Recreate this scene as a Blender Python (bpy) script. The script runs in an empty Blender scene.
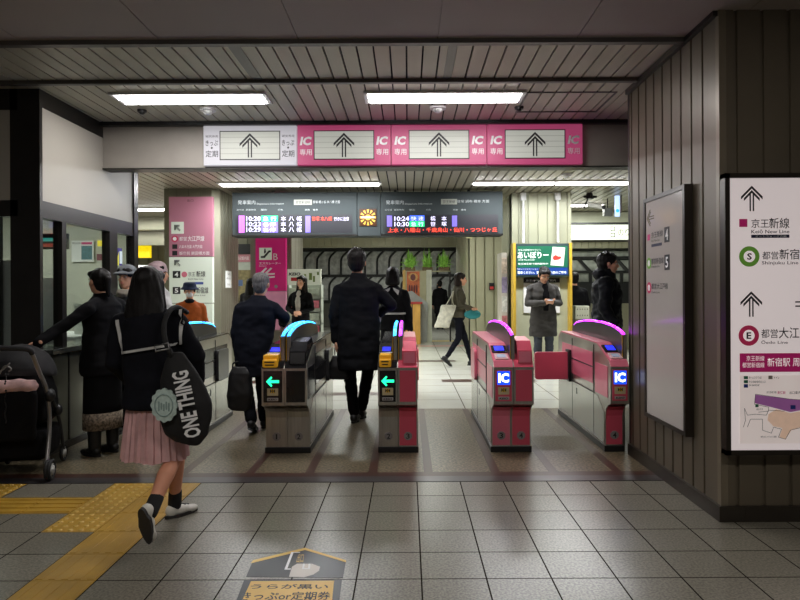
import bpy, bmesh, math, random
from mathutils import Vector, Matrix, noise
from mathutils.bvhtree import BVHTree
random.seed(7)
PI = math.pi
SC = bpy.context.scene
COL = SC.collection
# ---- camera constants measured from the photograph (800x600) ----
VX, VY, F, ROLL, EYE = 408.0, 291.0, 640.0, 0.005, 1.35
def W(px, py, D):
    dx = px - VX; dy = py - VY
    return Vector(((dx - ROLL*dy)*D/F, D, EYE - (dy + ROLL*dx)*D/F))

cam = bpy.data.cameras.new('camera'); camo = bpy.data.objects.new('camera', cam); COL.objects.link(camo)
camo.matrix_world = Matrix.Translation((0, 0, EYE)) @ Matrix.Rotation(PI/2, 4, 'X') @ Matrix.Rotation(-ROLL, 4, 'Z')
cam.sensor_width = 36; cam.lens = F/800*36; cam.shift_x = (400-VX)/800; cam.shift_y = -(300-VY)/800
cam.clip_start = .05; SC.camera = camo
SC.view_settings.view_transform = 'Standard'; SC.view_settings.look = 'None'
SC.view_settings.gamma = 1; SC.view_settings.use_curve_mapping = False
SC.view_settings.exposure = 0.0
SC.cycles.use_denoising = True
SC.cycles.max_bounces = 6; SC.cycles.diffuse_bounces = 4; SC.cycles.glossy_bounces = 3
SC.cycles.transparent_max_bounces = 6
SC.cycles.sample_clamp_indirect = 2.5; SC.cycles.sample_clamp_direct = 12.0
SC.cycles.caustics_reflective = False; SC.cycles.caustics_refractive = False; SC.cycles.blur_glossy = .6
w = bpy.data.worlds.new('world'); SC.world = w; w.use_nodes = True
w.node_tree.nodes['Background'].inputs[0].default_value = (.9, .88, .85, 1)
w.node_tree.nodes['Background'].inputs[1].default_value = .06

# ---------------------------------------------------------------- materials
def srgb(r, g, b):
    f = lambda c: (c/255/12.92) if c/255 <= .04045 else ((c/255+.055)/1.055)**2.4
    return (f(r), f(g), f(b), 1)
MC = {}
def mat(name, col=None, rough=.6, metal=0., var=.08, vscale=6., bump=0., bscale=60., emit=None, es=0., alpha=None, stretch=(1,1,1), spec=None, coat=0.):
    if name in MC: return MC[name]
    m = bpy.data.materials.new(name); m.use_nodes = True
    nt = m.node_tree; N = nt.nodes; L = nt.links
    p = N['Principled BSDF']
    p.inputs['Roughness'].default_value = rough; p.inputs['Metallic'].default_value = metal
    if spec is not None: p.inputs['Specular IOR Level'].default_value = spec
    if coat: p.inputs['Coat Weight'].default_value = coat; p.inputs['Coat Roughness'].default_value = .08
    tc = N.new('ShaderNodeTexCoord'); mp = N.new('ShaderNodeMapping'); mp.inputs['Scale'].default_value = stretch
    L.new(tc.outputs['Object'], mp.inputs[0])
    if col is not None:
        nz = N.new('ShaderNodeTexNoise'); nz.inputs['Scale'].default_value = vscale; nz.inputs['Detail'].default_value = 4
        L.new(mp.outputs[0], nz.inputs['Vector'])
        rp = N.new('ShaderNodeValToRGB')
        rp.color_ramp.elements[0].position = .3; rp.color_ramp.elements[1].position = .7
        rp.color_ramp.elements[0].color = tuple(min(1, c*(1-var)) for c in col[:3])+(1,)
        rp.color_ramp.elements[1].color = tuple(min(1, c*(1+var)) for c in col[:3])+(1,)
        L.new(nz.outputs[0], rp.inputs[0]); L.new(rp.outputs[0], p.inputs['Base Color'])
    if bump:
        nb = N.new('ShaderNodeTexNoise'); nb.inputs['Scale'].default_value = bscale; nb.inputs['Detail'].default_value = 3
        L.new(mp.outputs[0], nb.inputs['Vector'])
        bp = N.new('ShaderNodeBump'); bp.inputs['Strength'].default_value = bump; bp.inputs['Distance'].default_value = .01
        L.new(nb.outputs[0], bp.inputs['Height']); L.new(bp.outputs[0], p.inputs['Normal'])
    if emit is not None:
        p.inputs['Emission Color'].default_value = emit; p.inputs['Emission Strength'].default_value = es
    if alpha is not None:
        p.inputs['Alpha'].default_value = alpha
    MC[name] = m
    return m

def mth(nt, op, a, b=None):
    n = nt.nodes.new('ShaderNodeMath'); n.operation = op
    for i, v in enumerate((a, b)):
        if v is None: continue
        if isinstance(v, (int, float)): n.inputs[i].default_value = v
        else: nt.links.new(v, n.inputs[i])
    return n.outputs[0]

def tilemat(name, col, tx, ty, ox, oy, gw, groutcol, rough=.3, speck=.25, sscale=160., pervar=.08, bump=.3, dirt=.1):
    """square stone tiles in world XY with real-size grout lines"""
    m = bpy.data.materials.new(name); m.use_nodes = True
    nt = m.node_tree; N = nt.nodes; L = nt.links; p = N['Principled BSDF']
    g = N.new('ShaderNodeNewGeometry'); sp = N.new('ShaderNodeSeparateXYZ'); L.new(g.outputs['Position'], sp.inputs[0])
    u = mth(nt, 'DIVIDE', mth(nt, 'SUBTRACT', sp.outputs[0], ox), tx)
    v = mth(nt, 'DIVIDE', mth(nt, 'SUBTRACT', sp.outputs[1], oy), ty)
    du = mth(nt, 'MULTIPLY', mth(nt, 'PINGPONG', u, .5), tx); dv = mth(nt, 'MULTIPLY', mth(nt, 'PINGPONG', v, .5), ty)
    d = mth(nt, 'MINIMUM', du, dv)
    gm = mth(nt, 'LESS_THAN', d, gw/2)
    cb = N.new('ShaderNodeCombineXYZ'); L.new(mth(nt, 'FLOOR', u), cb.inputs[0]); L.new(mth(nt, 'FLOOR', v), cb.inputs[1])
    wn = N.new('ShaderNodeTexWhiteNoise'); L.new(cb.outputs[0], wn.inputs['Vector'])
    ns = N.new('ShaderNodeTexNoise'); ns.inputs['Scale'].default_value = sscale; ns.inputs['Detail'].default_value = 2
    L.new(g.outputs['Position'], ns.inputs['Vector'])
    nd = N.new('ShaderNodeTexNoise'); nd.inputs['Scale'].default_value = 1.7; nd.inputs['Detail'].default_value = 5
    L.new(g.outputs['Position'], nd.inputs['Vector'])
    f1 = mth(nt, 'ADD', 1-pervar, mth(nt, 'MULTIPLY', wn.outputs[0], 2*pervar))
    spk = N.new('ShaderNodeMapRange'); spk.inputs[1].default_value = .38; spk.inputs[2].default_value = .62
    spk.inputs[3].default_value = 1-speck; spk.inputs[4].default_value = 1+speck; L.new(ns.outputs[0], spk.inputs[0])
    f2 = mth(nt, 'ADD', 1-dirt, mth(nt, 'MULTIPLY', nd.outputs[0], 2*dirt))
    f = mth(nt, 'MULTIPLY', mth(nt, 'MULTIPLY', f1, spk.outputs[0]), f2)
    vm = N.new('ShaderNodeVectorMath'); vm.operation = 'SCALE'; vm.inputs[0].default_value = col[:3]; L.new(f, vm.inputs['Scale'])
    mx = N.new('ShaderNodeMix'); mx.data_type = 'RGBA'; L.new(gm, mx.inputs[0]); L.new(vm.outputs[0], mx.inputs[6]); mx.inputs[7].default_value = groutcol
    L.new(mx.outputs[2], p.inputs['Base Color'])
    r = mth(nt, 'ADD', rough-.03, mth(nt, 'MULTIPLY', nd.outputs[0], .06)); r = mth(nt, 'ADD', r, mth(nt, 'MULTIPLY', gm, .6))
    L.new(mth(nt, 'MINIMUM', r, 1.), p.inputs['Roughness']); L.new(mth(nt, 'MULTIPLY', mth(nt, 'SUBTRACT', 1., gm), .5), p.inputs['Specular IOR Level'])
    bp = N.new('ShaderNodeBump'); bp.inputs['Strength'].default_value = bump; bp.inputs['Distance'].default_value = .001
    hh = mth(nt, 'MINIMUM', mth(nt, 'MULTIPLY', d, 200), 1.)
    L.new(hh, bp.inputs['Height']); L.new(bp.outputs[0], p.inputs['Normal'])
    MC[name] = m
    return m

def emat(name, col, s):
    return mat(name, (col[0]*.5, col[1]*.5, col[2]*.5, 1), rough=.4, var=0, emit=col, es=s)

# ---------------------------------------------------------------- mesh helpers
def obj(name, bm, m, parent=None, smooth=False, loc=None):
    if isinstance(bm, bmesh.types.BMesh):
        me = bpy.data.meshes.new(name); bmesh.ops.recalc_face_normals(bm, faces=bm.faces); bm.to_mesh(me); bm.free()
    else:
        me = bm; me.name = name
    me.materials.clear(); me.materials.append(m)
    if smooth:
        for p in me.polygons: p.use_smooth = True
    o = bpy.data.objects.new(name, me); COL.objects.link(o)
    if parent: o.parent = parent
    if loc: o.location = loc
    return o
def tag(o, label, cat, group=None, kind=None):
    o['label'] = label; o['category'] = cat
    if group: o['group'] = group
    if kind: o['kind'] = kind
    return o
def thing(name, label, cat, loc=(0, 0, 0), rz=0, group=None):
    o = bpy.data.objects.new(name, None); COL.objects.link(o); o.location = loc; o.rotation_euler = (0, 0, rz)
    o.empty_display_size = .1
    return tag(o, label, cat, group)
def struct(name, bm, m, smooth=False):
    o = obj(name, bm, m, None, smooth); o['kind'] = 'structure'; return o
def copy_tree(o, parent=None):
    c = o.copy(); COL.objects.link(c)
    if parent: c.parent = parent
    for ch in list(o.children): copy_tree(ch, c)
    return c
def NB(): return bmesh.new()
def box(bm, x0, x1, y0, y1, z0, z1, bev=0):
    g = bmesh.ops.create_cube(bm, size=1)
    for v in g['verts']:
        v.co = Vector(((x0+x1)/2+v.co.x*(x1-x0), (y0+y1)/2+v.co.y*(y1-y0), (z0+z1)/2+v.co.z*(z1-z0)))
    if bev:
        es = {e for v in g['verts'] for e in v.link_edges}
        bmesh.ops.bevel(bm, geom=list(es), offset=bev, segments=2, affect='EDGES', profile=.5)
    return bm
def prism(bm, pts, axis, a, b):
    """extrude polygon pts along axis ('x': pts are (y,z); 'y': (x,z); 'z': (x,y))"""
    def mk(p, t):
        return {'x': (t, p[0], p[1]), 'y': (p[0], t, p[1]), 'z': (p[0], p[1], t)}[axis]
    A = [bm.verts.new(mk(p, a)) for p in pts]; B = [bm.verts.new(mk(p, b)) for p in pts]
    bm.faces.new(A); bm.faces.new(B[::-1])
    n = len(pts)
    for i in range(n): bm.faces.new((A[i], B[i], B[(i+1) % n], A[(i+1) % n]))
    return bm
def ring(c, ax, ay, rx, ry, n, pw=1.):
    out = []
    for i in range(n):
        t = 2*PI*i/n; ct, st = math.cos(t), math.sin(t)
        if pw != 1: ct = math.copysign(abs(ct)**pw, ct); st = math.copysign(abs(st)**pw, st)
        out.append(c + ax*(rx*ct) + ay*(ry*st))
    return out
def bridge(bm, rings):
    R = [[bm.verts.new(p) for p in r] for r in rings]; n = len(R[0])
    for a, b in zip(R, R[1:]):
        for i in range(n): bm.faces.new((a[i], a[(i+1) % n], b[(i+1) % n], b[i]))
    bm.faces.new(R[0][::-1]); bm.faces.new(R[-1])
def frame_of(d):
    d = d.normalized(); up = Vector((0, 0, 1)) if abs(d.z) < .95 else Vector((0, 1, 0))
    x = d.cross(up).normalized(); return x, x.cross(d).normalized()
def cyl(bm, p, q, r0, r1=None, n=12):
    p, q = Vector(p), Vector(q); r1 = r0 if r1 is None else r1
    x, y = frame_of(q-p); bridge(bm, [ring(p, x, y, r0, r0, n), ring(q, x, y, r1, r1, n)]); return bm
def ell(bm, c, r, rot=None, u=16, v=10):
    c = Vector(c); f = (lambda p: (rot @ p)+c) if rot else (lambda p: p+c)
    rows = []
    for j in range(1, v):
        t = PI*j/v; st, ct = math.sin(t), math.cos(t)
        rows.append([bm.verts.new(f(Vector((r[0]*st*math.cos(2*PI*i/u), r[1]*st*math.sin(2*PI*i/u), r[2]*ct)))) for i in range(u)])
    T = bm.verts.new(f(Vector((0, 0, r[2])))); B = bm.verts.new(f(Vector((0, 0, -r[2]))))
    for i in range(u):
        k = (i+1) % u; bm.faces.new((T, rows[0][i], rows[0][k])); bm.faces.new((B, rows[-1][k], rows[-1][i]))
        for a, b_ in zip(rows, rows[1:]): bm.faces.new((a[i], b_[i], b_[k], a[k]))
    return bm
def limb(bm, p, q, r0, r1, n=14):
    cyl(bm, p, q, r0, r1, n); ell(bm, p, (r0,)*3, u=n, v=8); ell(bm, q, (r1,)*3, u=n, v=8); return bm
def tube(bm, pts, r, n=8, closed=False):
    pts = [Vector(p) for p in pts]; R = []
    m = len(pts)
    for i, p in enumerate(pts):
        if closed: d = pts[(i+1) % m]-pts[i-1]
        else: d = pts[min(i+1, m-1)]-pts[max(i-1, 0)]
        x, y = frame_of(d)
        if R:
            # keep frame continuous
            d = d.normalized(); x = (px_-d*px_.dot(d)).normalized(); y = x.cross(d)*-1
            y = d.cross(x)
        px_ = x
        rr = r[i] if isinstance(r, (list, tuple)) else r
        R.append(ring(p, x, y, rr, rr, n))
    if closed: R.append(R[0])
    bridge(bm, R)
    if closed: bmesh.ops.remove_doubles(bm, verts=bm.verts, dist=1e-6)
    return bm
def smoothpath(pts, k=6):
    pts = [Vector(p) for p in pts]; out = []
    for i in range(len(pts)-1):
        p0 = pts[max(i-1, 0)]; p1 = pts[i]; p2 = pts[i+1]; p3 = pts[min(i+2, len(pts)-1)]
        for j in range(k):
            t = j/k
            out.append(.5*((2*p1)+(p2-p0)*t+(2*p0-5*p1+4*p2-p3)*t*t+(3*p1-p0-3*p2+p3)*t**3))
    out.append(pts[-1]); return out
def rrect(x0, x1, z0, z1, r, k=5):
    out = []
    for cx, cz, a in ((x1-r, z1-r, 0), (x0+r, z1-r, 90), (x0+r, z0+r, 180), (x1-r, z0+r, 270)):
        for j in range(k+1):
            t = math.radians(a+90*j/k); out.append((cx+r*math.cos(t), cz+r*math.sin(t)))
    return out
def disc_pts(cx, cz, r, n=24, r2=None):
    return [(cx+r*math.cos(2*PI*i/n), cz+(r2 or r)*math.sin(2*PI*i/n)) for i in range(n)]

TS = bpy.data.scenes.new('scratch'); VL = TS.view_layers[0]
def evaluated(o):
    VL.update(); dg = VL.depsgraph
    return bpy.data.meshes.new_from_object(o.evaluated_get(dg))
def remesh(bm, vox, it=4, amp=0., ns=8., nst=(1, 1, 1), seed=0, fac=.5):
    me = bpy.data.meshes.new('t'); bmesh.ops.recalc_face_normals(bm, faces=bm.faces); bm.to_mesh(me); bm.free()
    o = bpy.data.objects.new('t', me); TS.collection.objects.link(o)
    md = o.modifiers.new('r', 'REMESH'); md.mode = 'VOXEL'; md.voxel_size = vox
    if it:
        s = o.modifiers.new('s', 'SMOOTH'); s.factor = fac; s.iterations = it
    nm = evaluated(o)
    bpy.data.objects.remove(o); bpy.data.meshes.remove(me)
    if amp:
        off = Vector((seed*3.1, seed*1.7, 0))
        n = len(nm.vertices); nr = [0.]*(3*n); nm.vertex_normals.foreach_get('vector', nr); cs = [0.]*(3*n); nm.vertices.foreach_get('co', cs)
        for i in range(n):
            j = 3*i; q = Vector((cs[j]*nst[0], cs[j+1]*nst[1], cs[j+2]*nst[2]))*ns+off
            k = amp*noise.noise(q)+amp*.5*noise.noise(q*2.1)
            cs[j] += nr[j]*k; cs[j+1] += nr[j+1]*k; cs[j+2] += nr[j+2]*k
        nm.vertices.foreach_set('co', cs); nm.update()
    nm.polygons.foreach_set('use_smooth', [True]*len(nm.polygons))
    return nm

# ---------------------------------------------------------------- lettering
def text_verts(s, bold=0.):
    cu = bpy.data.curves.new('t', 'FONT'); cu.body = s; cu.size = 1; cu.resolution_u = 2; cu.offset = bold
    o = bpy.data.objects.new('t', cu); TS.collection.objects.link(o)
    me = evaluated(o)
    bpy.data.objects.remove(o); bpy.data.curves.remove(cu)
    return me
TC = {}
def lettering(items, m, parent, name='lettering', th=.0008, y=0.):
    """items: (string, x0, x1, z0, z1[, bold, rotdeg, shear]) in the parent's local x/z plane, facing -y, each fitted to its rectangle"""
    bm = NB()
    for it in items:
        s, x0, x1, z0, z1 = it[:5]; bold = it[5] if len(it) > 5 else 0; rot = it[6] if len(it) > 6 else 0; sh = it[7] if len(it) > 7 else 0
        k = (s, bold)
        if k not in TC: TC[k] = text_verts(s, bold)
        me = TC[k]
        if not me.vertices: continue
        xs = [v.co.x for v in me.vertices]; ys = [v.co.y for v in me.vertices]
        ax, bx, ay, by = min(xs), max(xs), min(ys), max(ys)
        base = len(bm.verts); vs = []
        cx, cz = (x0+x1)/2, (z0+z1)/2; ww, hh = x1-x0, z1-z0
        if 45 < abs(rot) < 135: ww, hh = hh, ww
        ca, sa = math.cos(math.radians(rot)), math.sin(math.radians(rot))
        for v in me.vertices:
            a = ((v.co.x-ax)/max(bx-ax, 1e-6)-.5)*ww; b = ((v.co.y-ay)/max(by-ay, 1e-6)-.5)*hh
            a += sh*b
            vs.append(bm.verts.new((cx+a*ca-b*sa, y, cz+a*sa+b*ca)))
        for p in me.polygons:
            try: bm.faces.new([vs[i] for i in p.vertices])
            except ValueError: pass
    me = bpy.data.meshes.new(name); bm.to_mesh(me); bm.free()
    me.materials.append(m)
    o = bpy.data.objects.new(name, me); COL.objects.link(o); o.parent = parent
    return o
def flat(bm, pts, y, th=.002):
    prism(bm, pts, 'y', y, y+th); return bm
class Face:
    """pixel measurements -> local coordinates of an upright thing facing the camera side (-y) at depth D"""
    def __init__(s, D, ox, oz): s.D, s.ox, s.oz = D, ox, oz
    def p(s, px, py): v = W(px, py, s.D); return (v.x-s.ox, v.z-s.oz)
    def r(s, x0, y0, x1, y1):
        a = s.p(x0, y1); b = s.p(x1, y0); return a[0], b[0], a[1], b[1]
    def t(s, txt, x0, y0, x1, y1, *k): return (txt,)+s.r(x0, y0, x1, y1)+k
def arrow_pts(cx, cz, h, ang=0):
    """double-stemmed platform arrow: list of polygons"""
    P = []; u = h/2
    st = [[(-.18, -1), (-.07, -1), (-.07, .45), (-.18, .34)], [(.07, -1), (.18, -1), (.18, .34), (.07, .45)]]
    out = [(0, 1.), (.85, .15), (.85, -.08), (0, .78), (-.85, -.08), (-.85, .15)]
    inn = [(0, .66), (.62, .02), (.62, -.2), (0, .44), (-.62, -.2), (-.62, .02)]
    ca, sa = math.cos(ang), math.sin(ang)
    for q in st+[out, inn]:
        P.append([(cx+u*(a*ca-b*sa), cz+u*(a*sa+b*ca)) for a, b in q])
    return P
def ribwall(bm, x0, y0, x1, y1, z0, z1, pitch, gw=.02, gd=.014, th=.1, start=0.):
    d = Vector((x1-x0, y1-y0)); Ln = d.length; d /= Ln; n = Vector((d.y, -d.x))
    prof = [(0, 0)]; t = start if start > 0 else pitch
    while t < Ln-gw:
        if t > gw:
            prof += [(t-gw/2, 0), (t-gw/2+.003, -gd), (t+gw/2-.003, -gd), (t+gw/2, 0)]
        t += pitch
    prof.append((Ln, 0))
    pts = [(x0+d.x*a+n.x*b, y0+d.y*a+n.y*b) for a, b in prof]
    pts += [(x1-n.x*th, y1-n.y*th), (x0-n.x*th, y0-n.y*th)]
    prism(bm, pts, 'z', z0, z1); return bm
# ================================================================ SETTING
BLK = mat('black_satin', srgb(22, 22, 24), .4, 0, .1)
FRM = mat('dark_bronze_frame', srgb(48, 46, 44), .35, .6, .08)
STEEL = mat('brushed_steel', (.42, .41, .39, 1), .3, .9, .12, 5, .05, 90, stretch=(1, 1, 12))
PANEL = mat('dark_brown_metal_panel', srgb(104, 95, 80), .38, .25, .06, 3)
BEIGE = mat('beige_metal_panel', srgb(168, 165, 142), .42, .2, .05, 2)
CREAM = mat('cream_enamel_panel', srgb(205, 203, 190), .3, .1, .04, 2)
WHITE = mat('white_enamel', srgb(225, 225, 222), .45, 0, .03, 3)
PINK = mat('station_pink', srgb(214, 92, 138), .4, 0, .03, 2)
INKK = mat('black_ink', srgb(25, 24, 28), .5, 0, 0)
INKW = mat('white_ink', srgb(240, 240, 240), .5, 0, 0)

TF, TX = .305, .0565
fm = tilemat('grey_granite_tiles', srgb(116, 112, 100), TF, TF, TX, 3.0, .0075, srgb(38, 34, 30), .303, .34, 85, .08)
tm = tilemat('terrazzo_slab', srgb(104, 94, 74), 40, 40, -20, -20, .001, srgb(90, 80, 70), .33, .6, 50, .0)
wm = tilemat('pale_floor_tiles', srgb(208, 208, 196), .6, .6, .05, 7.33, .012, srgb(96, 92, 82), .2, .06, 120, .03)
struct('floor', box(NB(), -7, 6, -4, 4.525, -.1, 0), fm)
bs = mat('brown_granite_strip', srgb(66, 40, 31), .36, 0, .15, 30)
struct('trim_1', box(NB(), -7, 1.82, 4.53, 4.66, -.1, .002), mat('worn_metal_rail', srgb(92, 88, 90), .33, .7, .25, 3))
struct('floor', box(NB(), -7, 3.6, 4.66, 7.33, -.1, 0), tm)
struct('floor', box(NB(), -14, 14, 7.33, 30, -.1, 0), wm)
b = NB(); box(b, -7, 1.82, 4.66, 4.765, -.05, .0015)
for xc in (-1.68, -1.18, -.74, -.27, .145, .645, 1.075, 1.55): box(b, xc-.033, xc+.033, 4.765, 7.33, -.05, .0015)
struct('trim_2', b, bs)
b = NB()
for (x0, x1, y0, y1) in ((-1.2, -.3, 8.3, 8.55), (.5, 1.9, 9.45, 9.75), (-3, -1.6, 9.4, 9.7), (-.1, .9, 12.2, 12.45)): box(b, x0, x1, y0, y1, -.03, .0015)
struct('trim_3', b, bs)
struct('trim_4', box(NB(), -2.2, 4.2, 15.6, 15.75, -.03, .002), mat('red_floor_line', srgb(190, 96, 88), .4))
struct('trim_5', box(NB(), -2.2, 4.2, 17.1, 17.35, -.03, .002), mat('yellow_floor_line', srgb(205, 178, 80), .5))

# tactile paving
YEL = mat('yellow_tactile_paving', srgb(172, 134, 44), .42, 0, .18, 4, .1, 200)
t = thing('tactile_paving', 'yellow tactile paving with long guide strip, dotted patch and side bars on grey floor', 'tactile paving', (-1.62, 3.6, 0))
def tac(b, X0, X1, Y0, Y1, kind):
    X0 += 1.62; X1 += 1.62; Y0 -= 3.6; Y1 -= 3.6
    box(b, X0+.002, X1-.002, Y0+.002, Y1-.002, -.01, .002)
    if kind == 'v':
        for i in range(5):
            c = X0+(X1-X0)*(i+.5)/5; box(b, c-.016, c+.016, Y0+.012, Y1-.012, .0, .0045, .0015)
    if kind == 'h':
        for i in range(4):
            c = Y0+(Y1-Y0)*(i+.5)/4; box(b, X0+.006, X1-.006, c-.018, c+.018, .0, .007, .002)
b = NB(); y = 4.52
while y > 1.2: tac(b, -1.773, -1.4685, y-TF, y, 'v'); y -= TF
obj('guide_strip', b, YEL, t)
b = NB()
for k in range(3): tac(b, -2.078, -1.773, 3.605+TF*k, 3.605+TF*(k+1), '')
obj('dotted_patch', b, YEL, t)
b = NB(); tac(b, -3.0, -2.695, 4.215, 4.52, ''); tac(b, -3.305, -3.0, 4.215, 4.52, ''); obj('dotted_patch', b, YEL, t)
b = NB()
for k in range(7): tac(b, -2.078-TF*(k+1), -2.078-TF*k, 3.91, 4.215, 'h')
obj('bar_strip', b, YEL, t)
b = NB()
def dots(X0, Y0):
    for i in range(5):
        for j in range(5):
            cx = X0+TF*(i+.5)/5+1.62; cy = Y0+TF*(j+.5)/5-3.6
            cyl(b, (cx, cy, .001), (cx, cy, .007), .018, .011, 10)
for k in range(3): dots(-2.078, 3.605+TF*k)
dots(-3.0, 4.215); dots(-3.305, 4.215)
o = obj('raised_dots', b, mat('worn_dot_tops', srgb(190, 158, 82), .45), t); o['kind'] = 'stuff'

# floor advert sticker
fs = thing('floor_sticker', 'black and yellow ticket gate guidance sticker on grey floor tiles', 'floor sticker', (-.55, 2.95, 0))
def G(px, py):
    dx = px-VX; dy = py-VY; dx, dy = dx-ROLL*dy, dy+ROLL*dx; D = F*EYE/dy; return (dx*D/F+.55, D-2.95)
SG = lambda pts: [G(*q) for q in pts]
gl = mat('glossy_black_vinyl', srgb(12, 14, 15), .3, 0, .1, spec=.2)
obj('black_panel', prism(NB(), SG([(246, 577), (253, 561), (305, 548.5), (346, 561), (343, 578)]), 'z', 0, .001), gl, fs)
obj('yellow_edge', prism(NB(), SG([(251, 563.5), (253, 560.5), (305, 548), (346, 560.5), (346, 562.5), (305, 550.2)]), 'z', .0012, .0016), mat('sticker_yellow', srgb(214, 170, 60), .4), fs)
obj('black_panel', prism(NB(), SG([(232, 612), (244, 580.5), (342, 580), (338, 612)]), 'z', 0, .001), gl, fs)
obj('yellow_panel', prism(NB(), SG([(238, 610), (251, 581.5), (334, 581), (331, 612)]), 'z', .0012, .0018), MC['sticker_yellow'], fs)
b = NB(); prism(b, SG([(289, 577), (292, 567), (297, 564), (312, 564), (320, 567), (319, 571), (313, 575), (304, 577.5)]), 'z', .0012, .0017)
obj('white_figure', b, mat('sticker_pale', srgb(205, 198, 190), .4), fs)
b = NB()
for q in ([(284.5, 569.5), (291, 553), (293.5, 553), (287.5, 568.5)], [(284.5, 570), (285, 568.8), (291, 568.8), (290.5, 570)], [(291, 553), (291.3, 552.4), (300, 552.4), (300, 553)], [(302, 569.5), (303, 564), (305, 564), (304, 568.5), (308, 568.5), (308.5, 564), (310.5, 564), (310, 569.5)]):
    prism(b, SG(q), 'z', .0018, .0021)
obj('white_outline', b, INKW, fs)
def floortext(items, m):
    for (s, q, z, bold) in items:
        me = text_verts(s, bold); xs = [v.co.x for v in me.vertices]; ys = [v.co.y for v in me.vertices]
        a, c, d, e = [Vector(G(*p)) for p in q]   # TL TR BR BL
        for v in me.vertices:
            u = (v.co.x-min(xs))/(max(xs)-min(xs)); w_ = (v.co.y-min(ys))/(max(ys)-min(ys))
            top = a.lerp(c, u); bot = e.lerp(d, u); p = bot.lerp(top, w_); v.co = (p.x, p.y, z)
        obj('lettering', me, m, fs)
floortext([('うらが黒い', [(252, 584.5), (329, 584.5), (328, 589.5), (249, 589.5)], .0022, .015),
           ('きっぷor定期券', [(243, 592.5), (331, 592), (330, 600.5), (239, 601)], .0022, .015)], INKK)
floortext([('出口', [(298.5, 554), (304, 554), (303, 563), (296, 563)], .0022, .0)], MC['sticker_yellow'])

# ---- ceilings
CEIL = 3.0
cp = mat('painted_ceiling_panel', srgb(172, 162, 158), .6, 0, .05, 1)
b = NB(); xs = [-7+.9*k for k in range(15)]
for x in xs:
    for (y0, y1) in ((-4, -2.2), (-2.2, -.4), (-.4, 1.4), (1.4, 2.8), (2.8, 4.17)):
        if x < 5.5: box(b, x+.003, x+.897, y0+.003, y1-.003, CEIL-.02, CEIL+.05)
box(b, -7, 6, -4, 4.17, CEIL-.012, CEIL+.06)
struct('ceiling', b, cp)
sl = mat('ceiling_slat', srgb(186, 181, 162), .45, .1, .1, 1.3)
gap = mat('ceiling_gap_black', srgb(14, 14, 14), .9)
def slats(x0, x1, y0, y1, p=.113, z=CEIL, g=.013, m=sl):
    b = NB(); x = x0
    while x < x1-.01:
        box(b, x+g/2, min(x+p, x1)-g/2, y0, y1, z, z+.02); x += p
    o = struct('ceiling', b, m); o2 = struct('ceiling', box(NB(), x0, x1, y0, y1, z+.02, z+.05), gap); return o
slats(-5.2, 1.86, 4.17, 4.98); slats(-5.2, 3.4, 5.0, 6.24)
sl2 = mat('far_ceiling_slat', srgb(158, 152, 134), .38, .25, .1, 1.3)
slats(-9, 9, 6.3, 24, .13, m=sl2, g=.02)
tr = mat('ceiling_trim_grey', srgb(96, 92, 88), .4, .4)
b = NB(); box(b, -7, 6, 4.13, 4.18, CEIL-.05, CEIL+.03); struct('trim_6', b, tr)
b = NB(); box(b, -5.2, 1.84, 4.965, 5.015, CEIL-.03, CEIL+.02, .006); box(b, -5.2, 1.84, 5.03, 5.045, CEIL-.012, CEIL+.02); struct('trim_7', b, tr)
b = NB(); box(b, -1.2, -1.12, 4.18, 4.97, CEIL-.006, CEIL+.02); box(b, .28, .34, 4.18, 4.97, CEIL-.006, CEIL+.02); struct('trim_8', b, tr)
b = NB()
for q in ((1.0, 1.75, 5.32, 5.335), (1.0, 1.75, 5.9, 5.915), (1.0, 1.015, 5.32, 5.9), (1.735, 1.75, 5.32, 5.9)): box(b, *q, CEIL-.008, CEIL+.01)
tag(obj('ceiling_hatch', b, tr), 'thin square access hatch frame in slatted ceiling near the right wall', 'ceiling hatch')

# ---- right block wall
b = NB(); ribwall(b, 1.82, 5.25, 1.82, 3.765, .09, CEIL, .156, .024, .016, .12, start=.06)
struct('wall_right', b, PANEL)
b = NB(); ribwall(b, 1.855, 3.73, 5.2, 3.73, .09, CEIL, .155, .024, .016, .12, start=.06)
struct('wall_right', b, PANEL)
struct('trim_9', box(NB(), 1.817, 1.86, 3.727, 3.77, 0, CEIL, .002), mat('panel_corner_post', srgb(122, 112, 95), .35, .25))
b = NB(); box(b, 1.80, 1.95, 3.71, 5.26, 0, .09); box(b, 1.951, 5.2, 3.71, 3.85, 0, .09)
struct('baseboard_right', b, mat('dark_base_metal', srgb(70, 64, 57), .3, .6))
struct('wall_right', box(NB(), 1.945, 5.2, 3.86, 5.24, 0, CEIL), PANEL)
struct('trim_10', box(NB(), 1.79, 1.86, 3.74, 5.25, CEIL-.05, CEIL-.01), FRM)
struct('trim_11', box(NB(), 1.818, 1.93, 5.24, 5.275, 0, CEIL), FRM)

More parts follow.
